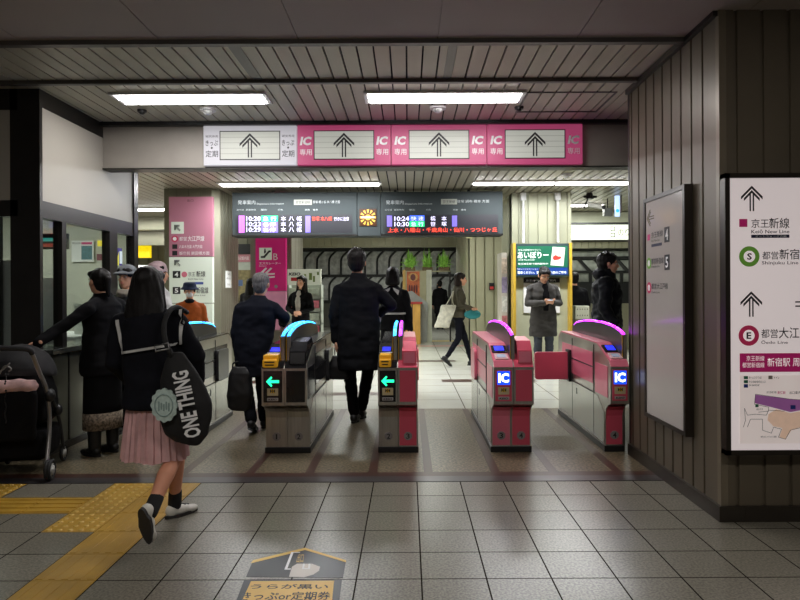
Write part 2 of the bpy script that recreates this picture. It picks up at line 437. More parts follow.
# ---- left office walls
DK = mat('office_dark_frame', srgb(50, 47, 45), .3, .55, .08)
XL, YF = -2.97, 5.17
b = NB()
box(b, XL-.18, XL, YF, YF+.04, 0, CEIL)                       # corner post
box(b, XL-.08, XL, 5.21, 6.97, 1.96, 2.10)                   # transom over the windows
box(b, XL-.08, XL, 5.21, 6.97, 2.86, CEIL)
box(b, XL-.08, XL, 5.50, 5.57, .88, 1.96)
box(b, XL-.08, XL, 6.38, 6.55, .88, 1.96)
box(b, XL-.08, XL+.01, 6.93, 7.03, 0, CEIL)
box(b, -6.5, XL-.18, YF, YF+.08, 1.97, 2.1); box(b, -6.5, XL-.18, YF, YF+.08, 2.83, CEIL)
box(b, XL-.47, XL-.35, YF-.005, YF+.08, 0, CEIL); box(b, XL-.24, XL-.18, YF, YF+.08, 0, CEIL)
struct('wall_left', b, DK)
b = NB(); box(b, XL-.06, XL-.005, 5.21, 6.93, 2.10, 2.86); box(b, -6.5, XL-.2, YF+.01, YF+.06, 2.1, 2.83)
struct('wall_left', b, mat('cream_fascia', srgb(172, 167, 156), .45, .0, .04, 1.5))
b = NB(); box(b, XL-.06, XL-.02, 5.21, 6.93, .06, .84); box(b, -6.5, XL-.18, YF+.02, YF+.06, .06, .9)
struct('wall_left', b, mat('grey_green_lower_panel', srgb(112, 112, 98), .3, .4, .06))
struct('trim_12', box(NB(), XL-.3, XL+.07, 5.22, 6.93, .84, .885, .006), mat('counter_shelf_metal', srgb(120, 124, 118), .2, .8))
struct('baseboard_left', box(NB(), XL-.08, XL-.0, 5.21, 6.97, 0, .06), DK)
b = NB()
for y in (5.62, 6.1, 6.6): box(b, XL-.025, XL-.012, y, y+.02, .06, .84)
struct('trim_13', b, FRM)
GL = bpy.data.materials.new('office_glass'); GL.use_nodes = True
_n = GL.node_tree.nodes; _l = GL.node_tree.links; _n.clear()
_o = _n.new('ShaderNodeOutputMaterial'); _m = _n.new('ShaderNodeMixShader'); _t = _n.new('ShaderNodeBsdfTransparent'); _g = _n.new('ShaderNodeBsdfGlossy')
_g.inputs['Roughness'].default_value = .03; _f = _n.new('ShaderNodeFresnel'); _f.inputs[0].default_value = 1.45; _t.inputs[0].default_value = (.86, .9, .88, 1)
_m.inputs[0].default_value = .07; _l.new(_t.outputs[0], _m.inputs[1]); _l.new(_g.outputs[0], _m.inputs[2]); _l.new(_m.outputs[0], _o.inputs[0])
for i, (a, c) in enumerate(((5.21, 5.5), (5.57, 6.38), (6.55, 6.93))):
    struct('window_%d' % (i+1), box(NB(), XL-.045, XL-.037, a, c, .885, 1.96), GL)
struct('window_4', box(NB(), XL-.35, XL-.24, YF+.03, YF+.038, .9, 1.97), GL)
struct('window_5', box(NB(), -6.4, XL-.47, YF+.03, YF+.038, .9, 1.97), GL)
b = NB()
prism(b, [(-2.97, 6.99), (-3.7, 8.6), (-3.78, 8.56), (-3.05, 6.97)], 'z', 0, CEIL)
prism(b, [(-3.7, 8.6), (-8, 8.6), (-8, 8.5), (-3.74, 8.5)], 'z', 0, CEIL)
box(b, -6.6, -6.5, 5.2, 8.5, 0, CEIL)
struct('wall_office', b, mat('office_wall_paint', srgb(190, 190, 176), .6, 0, .04))
struct('ceiling', prism(NB(), [(-6.5, 5.26), (XL-.09, 5.26), (XL-.09, 6.95), (-3.76, 8.5), (-6.5, 8.5)], 'z', 2.5, 2.56), mat('office_ceiling', srgb(170, 170, 160), .7))

# ---- beam over the gates
b = NB(); box(b, XL, 4.2, 6.25, 6.4, 2.56, 2.965); struct('trim_14', b, mat('beam_grey_metal', srgb(150, 144, 136), .55, .0, .05))
b = NB(); box(b, XL, 4.2, 6.18, 6.66, 2.965, CEIL+.02); struct('trim_15', b, BLK)
b = NB(); box(b, XL, 4.2, 6.235, 6.41, 2.55, 2.562); struct('trim_16', b, FRM)

# ---- lamps
def lamp(x0, x1, yc, label, wd=.30, z=CEIL, power=60, emis=9., tint=(.93, .93, 1, 1), group='ceiling lights', halves=1, area=True):
    t = thing('fluorescent_light', label, 'ceiling light', ((x0+x1)/2, yc, z), 0, group)
    L = x1-x0
    b = NB(); box(b, -L/2-.03, L/2+.03, -wd/2-.02, -wd/2, -.02, .0); box(b, -L/2-.03, L/2+.03, wd/2, wd/2+.02, -.02, .0)
    box(b, -L/2-.03, -L/2, -wd/2, wd/2, -.02, 0); box(b, L/2, L/2+.03, -wd/2, wd/2, -.02, 0)
    obj('lamp_frame', b, WHITE, t)
    b = NB(); box(b, -L/2, L/2, -wd/2, wd/2, -.006, -.001); obj('reflector', b, emat('lamp_reflector_glow', tint, emis*.55), t)
    for yy in (-wd/4, wd/4):
        for h in range(halves):
            a = -L/2+L*h/halves+.02; c = -L/2+L*(h+1)/halves-.02
            obj('lamp_tube', cyl(NB(), (a, yy, -.025), (c, yy, -.025), .016, n=12), emat('lamp_tube_glow', tint, emis*1.6), t, True)
    if area:
        ld = bpy.data.lights.new('ceiling_light_source', 'AREA'); ld.shape = 'RECTANGLE'; ld.size = L; ld.size_y = wd; ld.energy = power; ld.color = tint[:3]
        lo = bpy.data.objects.new('ceiling_light_source', ld); COL.objects.link(lo); lo.location = (0, 0, -.05); lo.parent = t
    return t
a = W(115, 97, 5.42); c = W(270, 97, 5.42)
lamp(a.x+.04, c.x-.04, 5.42, 'bright fluorescent ceiling light above the left of the gate signs, first row', power=24, wd=.26, tint=(1, .97, .96, 1))
a = W(368, 94, 5.42); c = W(520, 94, 5.42)
lamp(a.x, c.x, 5.42, 'bright fluorescent ceiling light above the right pink gate signs, first row', power=24, wd=.26, tint=(1, .97, .96, 1))
FARW = (.96, 1, .93, 1)
lamp(-2.85, -.42, 9.75, 'long fluorescent ceiling light in front of the left departure board', power=115, halves=2, wd=.2, tint=(.95, .97, 1, 1))
lamp(1.0, 3.5, 9.75, 'long fluorescent ceiling light running right towards the security camera', power=115, halves=2, wd=.2, tint=(.95, .97, 1, 1))
lamp(-6.6, -4.4, 12.6, 'ceiling light left of the pink pillar, nearer of two', power=90, wd=.24, tint=FARW)
lamp(-8.0, -5.2, 15.6, 'ceiling light left of the pink pillar, farther of two', power=90, wd=.24, tint=FARW)
lamp(2.95, 3.75, 12.3, 'short ceiling light behind the security camera', power=60, wd=.2, tint=FARW)
lamp(-1.7, .7, 13.2, 'ceiling light hidden above the departure boards, nearer row', power=130, wd=.2, tint=FARW)  # unseen lamp, added to brighten the pale floor beyond the gates
lamp(-1.7, .9, 19.5, 'ceiling light hidden above the departure boards, farther row', power=60, wd=.2, tint=FARW)  # second unseen lamp, added to light the far end of the concourse
lamp(-5.2, -3.9, 7.0, 'office ceiling light behind the counter window', z=2.5, power=30, wd=.2, tint=FARW, emis=3)
lamp(-2.3, -.9, 1.0, 'ceiling light of the foreground hall, left', power=30, tint=(1, .95, .89, 1))  # added overhead out of frame to brighten the near floor and ceiling
lamp(.5, 1.9, 1.0, 'ceiling light of the foreground hall, right', power=30, tint=(1, .95, .89, 1))  # right-hand partner, likewise added out of frame as fill

def detector(px, py, label, dark=False):
    dy = (py-VY)+ROLL*(px-VX); D = F*(CEIL-EYE)/-dy; p = W(px, py, D)
    t = thing('smoke_detector', label, 'smoke detector', (p.x, D, CEIL), 0)
    s = .55 if dark else 1
    m = BLK if dark else WHITE
    obj('detector_base', cyl(NB(), (0, 0, 0), (0, 0, -.02), .075*s, .07*s, 20), m, t)
    obj('detector_dome', ell(NB(), (0, 0, -.025), (.045*s, .045*s, .03*s)), m, t, True)
detector(208, 109, 'white smoke detector below the left front ceiling light')
detector(438, 107, 'white smoke detector below the right front ceiling light')
detector(142, 110, 'small dark ceiling sensor left of the first fluorescent light', True)
detector(519, 107, 'small dark ceiling sensor right of the second fluorescent light', True)
detector(567, 174, 'white smoke detector on the far slatted ceiling above the right light')

# ---- gate signs on the beam
YS = 6.2
def gatesign(x0, x1, pink, label, extra=False):
    a = W(x0, 126, YS); c = W(x1, 168, YS); xc = (a.x+c.x)/2; wd = (c.x-a.x)
    t = thing('gate_sign', label, 'sign', (xc, YS, 2.575), 0, 'signs over the gates')
    m = emat('lit_pink_sign', srgb(205, 82, 130), .40) if pink else emat('lit_white_sign', srgb(205, 203, 210), .5)
    obj('sign_box', box(NB(), -wd/2+.003, wd/2-.003, 0, .05, 0, .385, .004), m, t)
    ww = .57
    fr = NB()
    z0, z1 = .06, .325
    box(fr, -ww/2-.008, ww/2+.008, -.006, .02, z0-.008, z0); box(fr, -ww/2-.008, ww/2+.008, -.006, .02, z1, z1+.008)
    box(fr, -ww/2-.008, -ww/2, -.006, .02, z0, z1); box(fr, ww/2, ww/2+.008, -.006, .02, z0, z1)
    obj('window_frame', fr, FRM, t)
    obj('arrow_panel', box(NB(), -ww/2, ww/2, -.003, .02, z0, z1), emat('lit_arrow_panel', srgb(196, 198, 188), .5), t)
    ln = NB()
    for k in range(1, 5): box(ln, -ww/2, ww/2, -.0036, -.003, z0+.053*k-.0012, z0+.053*k+.0012)
    obj('slat_lines', ln, mat('grey_slat_line', srgb(120, 122, 112), .5), t)
    ar = NB()
    for q in arrow_pts(0, (z0+z1)/2, .235): flat(ar, q, -.006, .0015)
    obj('arrow', ar, INKK, t)
    k = (wd-ww)/2
    for s in (-1, 1):
        cx = s*(ww/2+k/2)
        if pink: lettering([('IC', cx-.052, cx+.052, .19, .275, .05, 0, .18), ('専用', cx-.058, cx+.058, .095, .155, .0)], INKW, t, y=-.002)
        else: lettering([('きっぷ', cx-.06, cx+.06, .19, .245, .012), ('定期', cx-.06, cx+.06, .08, .145, .006), ('・', cx-.01, cx+.01, .16, .18), ('磁気券用', cx-.06, cx+.06, .27, .295)], INKK, t, y=-.002)
    if extra: lettering([('京王新線口', -.13, .13, .342, .372)], INKK, t, y=-.002)
gatesign(203, 297, False, 'white lit sign with black arrow for paper tickets, leftmost above the gates')
gatesign(297, 391, True, 'pink lit IC sign with arrow and small line of text along its top')
gatesign(391, 487, True, 'pink lit IC sign with arrow, middle one of three pink signs')
gatesign(487, 583, True, 'pink lit IC sign with arrow, rightmost above the gates')

# ---- large route sign on the right front wall
sf = thing('route_sign', 'large white route sign with coloured line circles and station map on right wall', 'sign', (2.5, 3.71, 0))
fc = Face(3.66, 2.5, 0)
x0, x1, z0, z1 = fc.r(725.5, 172, 1000, 455)
x1 = x0+1.55
fr = NB(); w_ = .028
box(fr, x0, x1, -.06, 0, z0, z0+w_); box(fr, x0, x1, -.06, 0, z1-w_, z1); box(fr, x0, x0+w_, -.06, 0, z0, z1); box(fr, x1-w_, x1, -.06, 0, z0, z1)
obj('sign_frame', fr, mat('sign_frame_bronze', srgb(58, 52, 46), .3, .6), sf)
obj('sign_face', box(NB(), x0+w_, x1-w_, -.052, 0, z0+w_, z1-w_), mat('sign_face_offwhite', srgb(222, 212, 210), .18, 0, .02, 1, emit=srgb(235, 222, 222), es=.42), sf)
Y = -.0535
ar = NB()
for (cx, cy) in ((751.5, 198.5), (751, 304)):
    p = fc.p(cx, cy)
    for q in arrow_pts(p[0], p[1], .145): flat(ar, q, Y, .001)
p = fc.p(802, 304)
for dz in (-.012, .012): flat(ar, [(p[0]-.04, p[1]+dz-.004), (p[0]+.3, p[1]+dz-.004), (p[0]+.3, p[1]+dz+.004), (p[0]-.04, p[1]+dz+.004)], Y, .001)
obj('arrow', ar, INKK, sf)
MAG = mat('magenta_ink', srgb(176, 28, 100), .5, 0, 0, emit=srgb(176, 28, 100), es=.2)
INKL = mat('backlit_white_ink', srgb(235, 225, 225), .5, 0, 0, emit=srgb(235, 222, 222), es=.45)
r = fc.r(739, 219, 747, 227); obj('line_mark', box(NB(), r[0], r[1], Y, Y+.001, r[2], r[3]), MAG, sf)
for (cx, cy, col, nm, ch) in ((749, 256.5, srgb(98, 150, 52), 'green_ink', 'S'), (748.5, 335.5, srgb(178, 40, 82), 'crimson_ink', 'E')):
    p = fc.p(cx, cy); rr = 10.2*3.66/F
    obj('line_circle', flat(NB(), disc_pts(p[0], p[1], rr, 36), Y, .001), mat(nm, col, .5, 0, 0, emit=col, es=.2), sf)
    obj('circle_centre', flat(NB(), disc_pts(p[0], p[1], rr*.56, 30), Y-.001, .0009), INKL, sf)
    lettering([(ch, p[0]-.014, p[0]+.014, p[1]-.019, p[1]+.019, .03)], INKK, sf, y=Y-.0015)
r = fc.r(751, 234.6, 789, 238); obj('text_band', box(NB(), r[0], r[1], Y, Y+.001, r[2], r[3]), mat('navy_ink', srgb(30, 32, 66), .5), sf)
lettering([fc.t('京王', 751, 219, 768.5, 228, .004), fc.t('新線', 768.8, 217.8, 789, 228.5, .006), fc.t('Keiō New Line', 751, 229.5, 789, 233.5, .006),
           fc.t('都営', 762, 251.5, 778, 259.5, .004), fc.t('新宿', 779, 249, 799, 259.5, .006), fc.t('線', 800.5, 249, 811, 259.5, .006), fc.t('Shinjuku Line', 761.5, 261, 798, 265.5, .006),
           fc.t('都営', 761, 329, 777.5, 338, .004), fc.t('大江戸線', 778.5, 327, 820, 338.5, .006), fc.t('Ōedo Line', 761, 340, 787.5, 343.8, .006)], INKK, sf, y=Y)
lettering([fc.t('オートウォーク方面', 755, 235.2, 786, 237.4), ], INKW, sf, y=Y-.001)
r = fc.r(739.5, 352, 1000, 372); obj('map_banner', box(NB(), r[0], x1-.08, Y, Y+.001, r[2], r[3]), MAG, sf)
lettering([fc.t('京王新線', 746, 355.6, 764, 361, .0), fc.t('都営新宿線', 742, 362.3, 764, 367.6, .0), fc.t('新宿駅 周辺案内図', 767, 357.5, 830, 366.5, .004)], INKL, sf, y=Y-.001)
r = fc.r(739.5, 374, 1000, 443.5); obj('map_sheet', box(NB(), r[0], x1-.08, Y, Y+.0008, r[2], r[3]), mat('map_paper', srgb(218, 206, 200), .4, emit=srgb(228, 214, 210), es=.38), sf)
Pm = lambda L: [fc.p(*q) for q in L]
obj('map_area', flat(NB(), Pm([(755, 394.5), (790, 399), (805, 400), (806, 409), (790, 412), (771, 407), (754.5, 403)]), Y-.001, .001), mat('map_purple', srgb(150, 92, 150), .5, emit=srgb(150, 92, 150), es=.25), sf)
obj('map_area', flat(NB(), Pm([(768, 414), (776, 409), (790, 413), (806, 410), (812, 425), (800, 427), (791, 430), (785, 439), (779, 437), (782, 428), (773, 426), (767, 420)]), Y-.0008, .0008), mat('map_tan', srgb(222, 190, 170), .5, 0, .06, 30, emit=srgb(225, 190, 165), es=.3), sf)
ol = NB()
def pl(L, wd=.0022):
    Q = Pm(L)
    for p, q in zip(Q, Q[1:]):
        d = Vector((q[0]-p[0], q[1]-p[1])); n = Vector((-d.y, d.x)).normalized()*wd/2
        flat(ol, [(p[0]+n.x, p[1]+n.y), (q[0]+n.x, q[1]+n.y), (q[0]-n.x, q[1]-n.y), (p[0]-n.x, p[1]-n.y)], Y-.0016, .0005)
pl([(754, 404), (755, 394), (790, 399), (806, 400)]); pl([(744, 408), (747, 415), (755, 414), (766, 415)]); pl([(744, 408), (745, 420), (743, 427)]); pl([(747, 427), (750, 419), (762, 419), (762, 430), (771, 433), (773, 427), (781, 429), (778, 437), (785, 439), (790, 430), (802, 427)])
pl([(754, 404), (768, 407), (768, 411), (758, 412)]); pl([(766, 415), (768, 410), (784, 411)])
obj('map_outline', ol, INKK, sf)
for (q, nm, col) in (((743.5, 376, 747.5, 379), 'map_green', srgb(30, 110, 80)), ((743.5, 380, 747.5, 383), 'map_green', None), ((743.5, 384, 747.5, 387.5), 'map_blue', srgb(40, 60, 140)), ((768, 375.5, 772, 379), 'map_grey', srgb(150, 140, 130)), ((755, 404, 758, 407), 'map_green', None), ((790, 405, 795, 409), 'map_blue', None)):
    r = fc.r(*q); obj('map_icon', box(NB(), r[0], r[1], Y-.002, Y, r[2], r[3]), mat(nm, col, .5), sf)
lettering([fc.t('きっぷうりば', 748.5, 376.3, 761, 378.7), fc.t('京王新線専用出入口', 748.5, 380.5, 765, 382.9), fc.t('駅事務室', 748.5, 384.2, 759, 386), fc.t('トイレ', 773.5, 376.3, 779, 378.7), fc.t('京王新線方面', 766, 391, 776, 393.2), fc.t('出口案内', 789, 391, 800, 394), fc.t('改札内の のりかえ通路', 760, 435.6, 776, 437.5), fc.t('出口', 756, 408, 762, 410)], INKK, sf, y=Y-.0017)
lettering([fc.t('新宿駅', 777, 391, 785, 394, .01)], MAG, sf, y=Y-.0017)

# ---- narrow route sign on the side face of the right wall
YA, YB = F*1.78/(647-VX), F*1.78/(685-VX)      # far and near ends
pz = lambda px, py: W(px, py, F*1.78/(px-VX)).z
zt = pz(666, 196); zb = pz(666, 425)
sd = thing('side_route_sign', 'tall narrow framed route sign on the side face of the panelled wall', 'sign', (1.82, (YA+YB)/2, 0), -PI/2)
h = (YA-YB)/2
zt, zb = 1.995, .44
fr = NB(); w_ = .03
box(fr, -h-w_, h+w_, -.055, 0, zb-w_, zb); box(fr, -h-w_, h+w_, -.055, 0, zt, zt+w_); box(fr, -h-w_, -h, -.055, 0, zb, zt); box(fr, h, h+w_, -.055, 0, zb, zt)
obj('sign_frame', fr, MC['sign_frame_bronze'], sd)
obj('sign_face', box(NB(), -h, h, -.046, 0, zb, zt), mat('side_sign_face', srgb(178, 170, 164), .12, 0, .02, 1, emit=srgb(200, 195, 195), es=.06), sd)
Y = -.0475
ar = NB()
for q in arrow_pts(-h+.09, zt-.12, .14, PI/2): flat(ar, q, Y, .001)
obj('arrow', ar, mat('sign_dark_gold', srgb(90, 80, 40), .5), sd)
for i, (m, s, nm, z) in enumerate(((MAG, '京王新線', '4', 1.735), (MC['green_ink'], '都営新宿線', '5', 1.545), (MC['crimson_ink'], '都営大江戸線', '', 1.365))):
    if i == 0: obj('line_mark', box(NB(), -h+.035, -h+.08, Y, Y+.001, z-.022, z+.022), m, sd)
    else:
        obj('line_circle', flat(NB(), disc_pts(-h+.06, z, .042, 28), Y, .001), m, sd); obj('circle_centre', flat(NB(), disc_pts(-h+.06, z, .023, 28), Y-.001, .0009), INKW, sd)
    lettering([(s, -h+.11, -h+(.32, .33, .40)[i], z-.012, z+.032, .004), (('Keiō New Line', 'Shinjuku Line', 'Ōedo Line')[i], -h+.11, -h+.26, z-.04, z-.02)], INKK, sd, y=Y)
    if nm:
        obj('number_plate', box(NB(), -h+.345, -h+.43, Y, Y+.001, z-.06, z+.045), INKK, sd)
        lettering([(nm, -h+.365, -h+.41, z-.045, z+.03, .02)], INKW, sd, y=Y-.001)
obj('text_band', box(NB(), -h+.11, -h+.3, Y, Y+.001, 1.66, 1.68), MC['navy_ink'], sd)
# ================================================================ TICKET GATES
PKA = mat('gate_pink_enamel', srgb(228, 122, 144), .28, .1, .04, 2)
PKB = mat('gate_rose_enamel', srgb(222, 88, 112), .28, .1, .04, 2)
GBK = mat('gate_black_gloss', srgb(30, 30, 33), .15, 0, .05)
GST = mat('gate_steel', (.52, .50, .46, 1), .28, .9, .12, 4, .04, 80, stretch=(12, 1, 1))
GSD = mat('gate_side_steel', (.46, .47, .42, 1), .2, .85, .08, 2)
GDK = mat('gate_dark_grey', srgb(58, 58, 60), .3, .3, .05)
GYL = mat('ticket_slot_yellow', srgb(226, 170, 40), .4, 0, .04, emit=srgb(226, 160, 30), es=.15)
DISPB = emat('gate_display_blue', srgb(40, 50, 235), 1.2)
ICB = emat('ic_display_blue', srgb(20, 70, 225), 1.6)
ICW = emat('ic_display_letters', srgb(225, 240, 255), 2.6)
ARG = emat('green_arrow_light', srgb(30, 225, 150), 2.6)
LBL = emat('blue_light_strip', srgb(40, 170, 255), 5)
LPU = emat('purple_light_strip', srgb(190, 40, 245), 5)
PLATE = mat('number_plate_grey', srgb(150, 145, 145), .4, .2, .05)
STK = mat('sticker_cream', srgb(205, 190, 150), .5)
PROF = [(.15, 0), (.15, .30), (.13, .36), (.07, .40), (.0, .425), (.0, .725), (.04, .765), (.38, .885), (1.68, .90), (1.8, .84), (1.8, 0)]
def gate(x0, x1, halves, label, nsides=(-1, 1), flap=None, finx=None, strips=(LBL, LBL)):
    w = x1-x0; t = thing('ticket_gate', label, 'ticket gate', ((x0+x1)/2, 5.2, 0), 0, 'ticket gates')
    n = len(halves); hw = w/n
    obj('plinth', box(NB(), -w/2-.006, w/2+.006, .14, 1.81, 0, .05, .004), BLK, t)
    for i, hd in enumerate(halves):
        a = -w/2+hw*i+.002; c = a+hw-.004; xc = (a+c)/2
        st, cover, lower, num, side = hd
        pr = NB(); prism(pr, [(y, max(z, .05)) for y, z in PROF], 'x', a, c)
        obj('housing', pr, GST, t)
        # curved lower panel
        lp = NB(); pts = [(.146, .06), (.146, .30), (.126, .352), (.074, .388)]
        prism(lp, pts+[(y+.02, z) for y, z in pts[::-1]], 'x', a+.008, c-.008); obj('lower_panel', lp, lower, t)
        b = NB(); q = [(xc+.036*math.cos(PI/8+PI/4*k), .14+.036*math.sin(PI/8+PI/4*k)) for k in range(8)]
        prism(b, q, 'y', .138, .147); np_ = obj('number_plate', b, PLATE, t)
        lettering([(num, xc-(.006 if num == '1' else .015), xc+(.006 if num == '1' else .015), .118, .162, .02)], INKK, np_, y=.137)
        # upper front panel
        pc = {'arrow': GBK, 'black': GBK, 'pink': PKB, 'ic': PKB}[st]
        fp = obj('front_panel', box(NB(), a+.014, c-.014, -.006, .01, .45, .705, .003), pc, t)
        if st == 'arrow':
            m = .62; s = .052
            flat_ = NB(); flat(flat_, [(xc-s, m), (xc-.012, m+.042), (xc-.002, m+.032), (xc-.018, m+.011), (xc+s, m+.011), (xc+s, m-.011), (xc-.018, m-.011), (xc-.002, m-.032), (xc-.012, m-.042)], -.009, .003)
            obj('arrow_light', flat_, ARG, fp)
        if st == 'ic':
            obj('ic_display', box(NB(), xc-.052, xc+.052, -.01, 0, .585, .695, .002), ICB, fp)
            lettering([('IC', xc-.043, xc+.043, .602, .68, .045)], ICW, fp, y=-.0105)
        if st in ('arrow', 'ic'):
            k = obj('ticket_sticker', box(NB(), xc-.045, xc+.045, -.009, 0, .505, .565, .003), STK, fp)
            b = NB(); box(b, xc-.02, xc+.02, -.0105, -.009, .528, .558)
            obj('sticker_symbol', b, mat('symbol_yellow', srgb(225, 180, 40), .5), k)
            b = NB(); flat(b, [(xc-.02, .558), (xc-.004, .543), (xc-.02, .528)], -.0115, .001); flat(b, [(xc+.02, .558), (xc+.004, .543), (xc+.02, .528)], -.0115, .001); box(b, xc-.003, xc+.003, -.0115, -.0105, .528, .558)
            obj('symbol_mark', b, INKK, k)
            k2 = obj('brand_plate', box(NB(), xc-.045, xc+.045, -.009, 0, .462, .488, .003), mat('plate_silver', srgb(185, 180, 180), .3, .3), fp)
            lettering([('KEIO', xc-.034, xc+.034, .467, .483, .03, 0, .2)], INKK, k2, y=-.0095)
        # sloping reader hood and top cover
        ang = math.atan2(.12, .34)
        hd_ = NB(); prism(hd_, [(-.004, .728), (.03, .775), (.375, .897), (1.68, .914), (1.805, .852), (1.8, .83), (1.68, .898), (.385, .88), (.05, .758), (.01, .72)], 'x', a+.003, c-.003)
        cv = obj('top_cover', hd_, cover, t)
        def on_slope(b, xa, xb, s0, s1, h0, h1):
            M = Matrix.Translation((0, .03, .775)) @ Matrix.Rotation(ang, 4, 'X')
            g = NB(); box(g, xa, xb, s0, s1, h0, h1, .004)
            bmesh.ops.transform(g, matrix=M, verts=g.verts); me = bpy.data.meshes.new('x'); g.to_mesh(me); g.free(); b.from_mesh(me); bpy.data.meshes.remove(me)
        if st == 'arrow':
            b = NB(); box(b, a+.012, c-.05, -.03, .1, .735, .80, .01); box(b, a+.012, c-.05, .0, .14, .79, .835, .01); obj('ticket_slot_block', b, GYL, t)
            b = NB(); box(b, a+.035, c-.075, -.0335, -.03, .752, .762); box(b, a+.03, c-.07, -.032, -.03, .775, .785); obj('ticket_slot', b, BLK, t)
            b = NB(); on_slope(b, a+.012, c-.04, .13, .27, .005, .02); obj('display_bezel', b, GBK, t)
            b = NB(); on_slope(b, a+.03, c-.06, .16, .24, .019, .022); obj('reader_display', b, DISPB, t)
        elif st == 'ic':
            b = NB(); on_slope(b, a+.012, c-.02, .15, .28, .0, .014); obj('display_bezel', b, GBK, t)
            b = NB(); on_slope(b, a+.035, c-.045, .17, .26, .013, .018); obj('reader_display', b, DISPB, t)
            b = NB(); on_slope(b, a+.02, c-.03, .02, .12, .0, .012); obj('card_reader', b, mat('reader_pale_pink', srgb(225, 185, 190), .35), t)
            b = NB(); on_slope(b, a+.04, c-.05, .04, .1, .011, .0145); obj('card_reader_mark', b, mat('reader_mark_blue', srgb(190, 205, 230), .35), t)
        else:
            b = NB(); prism(b, [(.012, .745), (.03, .86), (.10, .935), (.34, .955), (.42, .90), (.3, .85), (.05, .76)], 'x', a+.035, c-.008)
            obj('blank_block', b, {'black': GBK, 'pink': PKB}[st], t)
            b = NB(); prism(b, [(.008, .765), (.022, .852), (.032, .85), (.018, .762)], 'x', a+.045, c-.02)
            obj('block_face', b, {'black': GDK, 'pink': PKA}[st], t)
        # outer side
        if side:
            xs = a if side < 0 else c
            f = lambda q: (min(xs, xs+side*q), max(xs, xs+side*q))
            x_a, x_b = f(.004)
            obj('side_panel', box(NB(), x_a, x_b, .07, .42, .46, .72, .002), cover, t)
            b = NB(); prism(b, [(.50, .52), (.50, .66), (1.62, .66), (1.62, .52)], 'x', x_a, x_b); prism(b, [(.50, .675), (.50, .80), (1.62, .80), (1.62, .675)], 'x', x_a, x_b)
            obj('side_stripe', b, cover, t)
            b = NB(); prism(b, [(.17, .07), (.17, .33), (.35, .44), (1.78, .44), (1.78, .07)], 'x', x_a, x_b); obj('side_steel', b, GSD, t)
            x_a, x_b = f(.0055)
            b = NB()
            for yy in (.46, 1.2): box(b, x_a, x_b, yy, yy+.006, .07, .87)
            box(b, x_a, x_b, .5, 1.78, .445, .453); box(b, x_a, x_b, .5, 1.62, .664, .672)
            obj('panel_seams', b, BLK, t)
            b = NB(); box(b, x_a, x_b, 1.02, 1.05, .34, .40); obj('lock', b, BLK, t)
            if flap is None or side != flap[0]:
                b = NB(); prism(b, rrect(1.22, 1.58, .45, .76, .04), 'x', *f(.03)); obj('flap', b, cover if cover is not GBK else GDK, t)
    if flap:
        s, m = flap; xs = -w/2 if s < 0 else w/2
        b = NB(); g = rrect(min(xs, xs+s*.36), max(xs, xs+s*.36), .45, .725, .03)
        prism(b, g, 'y', 1.27, 1.32); obj('flap', b, m, t)
        b = NB(); box(b, min(xs, xs+s*.03), max(xs, xs+s*.03), 1.23, 1.36, .43, .75, .005); obj('flap_hinge', b, BLK, t)
    # centre fin with light strips
    arch = [(.07, .975), (.16, 1.005), (.36, 1.035), (.62, 1.05), (.9, 1.05), (1.2, 1.04), (1.5, 1.01), (1.66, .96)]
    fx = 0 if finx is None else finx
    offs = (-.024, .024) if len(strips) == 2 else (0,)
    for o_, lm in zip(offs, strips):
        xc = fx+o_
        b = NB(); prism(b, [(.07, .73)]+arch+[(1.66, .88)], 'x', xc-.018, xc+.018); obj('guide_fin', b, GDK, t)
        P = smoothpath([(xc, y, z+.004) for y, z in arch], 4)
        for k in range(4):
            sgm = P[k*7:(k+1)*7]
            if len(sgm) > 2: obj('light_strip', tube(NB(), sgm, .012, 8), lm, t, True)
        b = NB(); box(b, xc-.02, xc-.012, .058, .07, .74, .985); obj('fin_edge', b, mat('fin_edge_brass', srgb(205, 165, 60), .3, .5), t)
        obj('fin_edge', box(NB(), xc-.008, xc+.018, .058, .07, .74, .985), GST, t)
    return t
gate(-1.195, -.825, [('arrow', GBK, GST, '1', -1), ('black', GBK, GST, '2', 1)], 'steel and black ticket gate numbered 1 and 2 with green arrow and blue lights')
gate(-.25, .075, [('arrow', GBK, GST, '2', -1), ('pink', PKB, PKB, '3', 1)], 'half steel half pink ticket gate numbered 2 and 3 with green arrow', strips=(LBL, LPU))
gate(.69, 1.02, [('ic', PKA, PKA, '3', -1), ('pink', PKB, PKB, '4', 1)], 'pink ticket gate numbered 3 and 4 with blue IC display', strips=(LPU,))
gate(1.64, 1.795, [('ic', PKA, PKB, '4', -1)], 'pink ticket gate numbered 4 beside the right wall with red flap shut', flap=(-1, PKB), finx=.06, strips=(LPU,))
gate(-2.13, -1.93, [('black', GBK, GST, '1', 1)], 'steel ticket gate half hidden behind the schoolgirl, blue light on top', finx=-.04, strips=(LBL,))

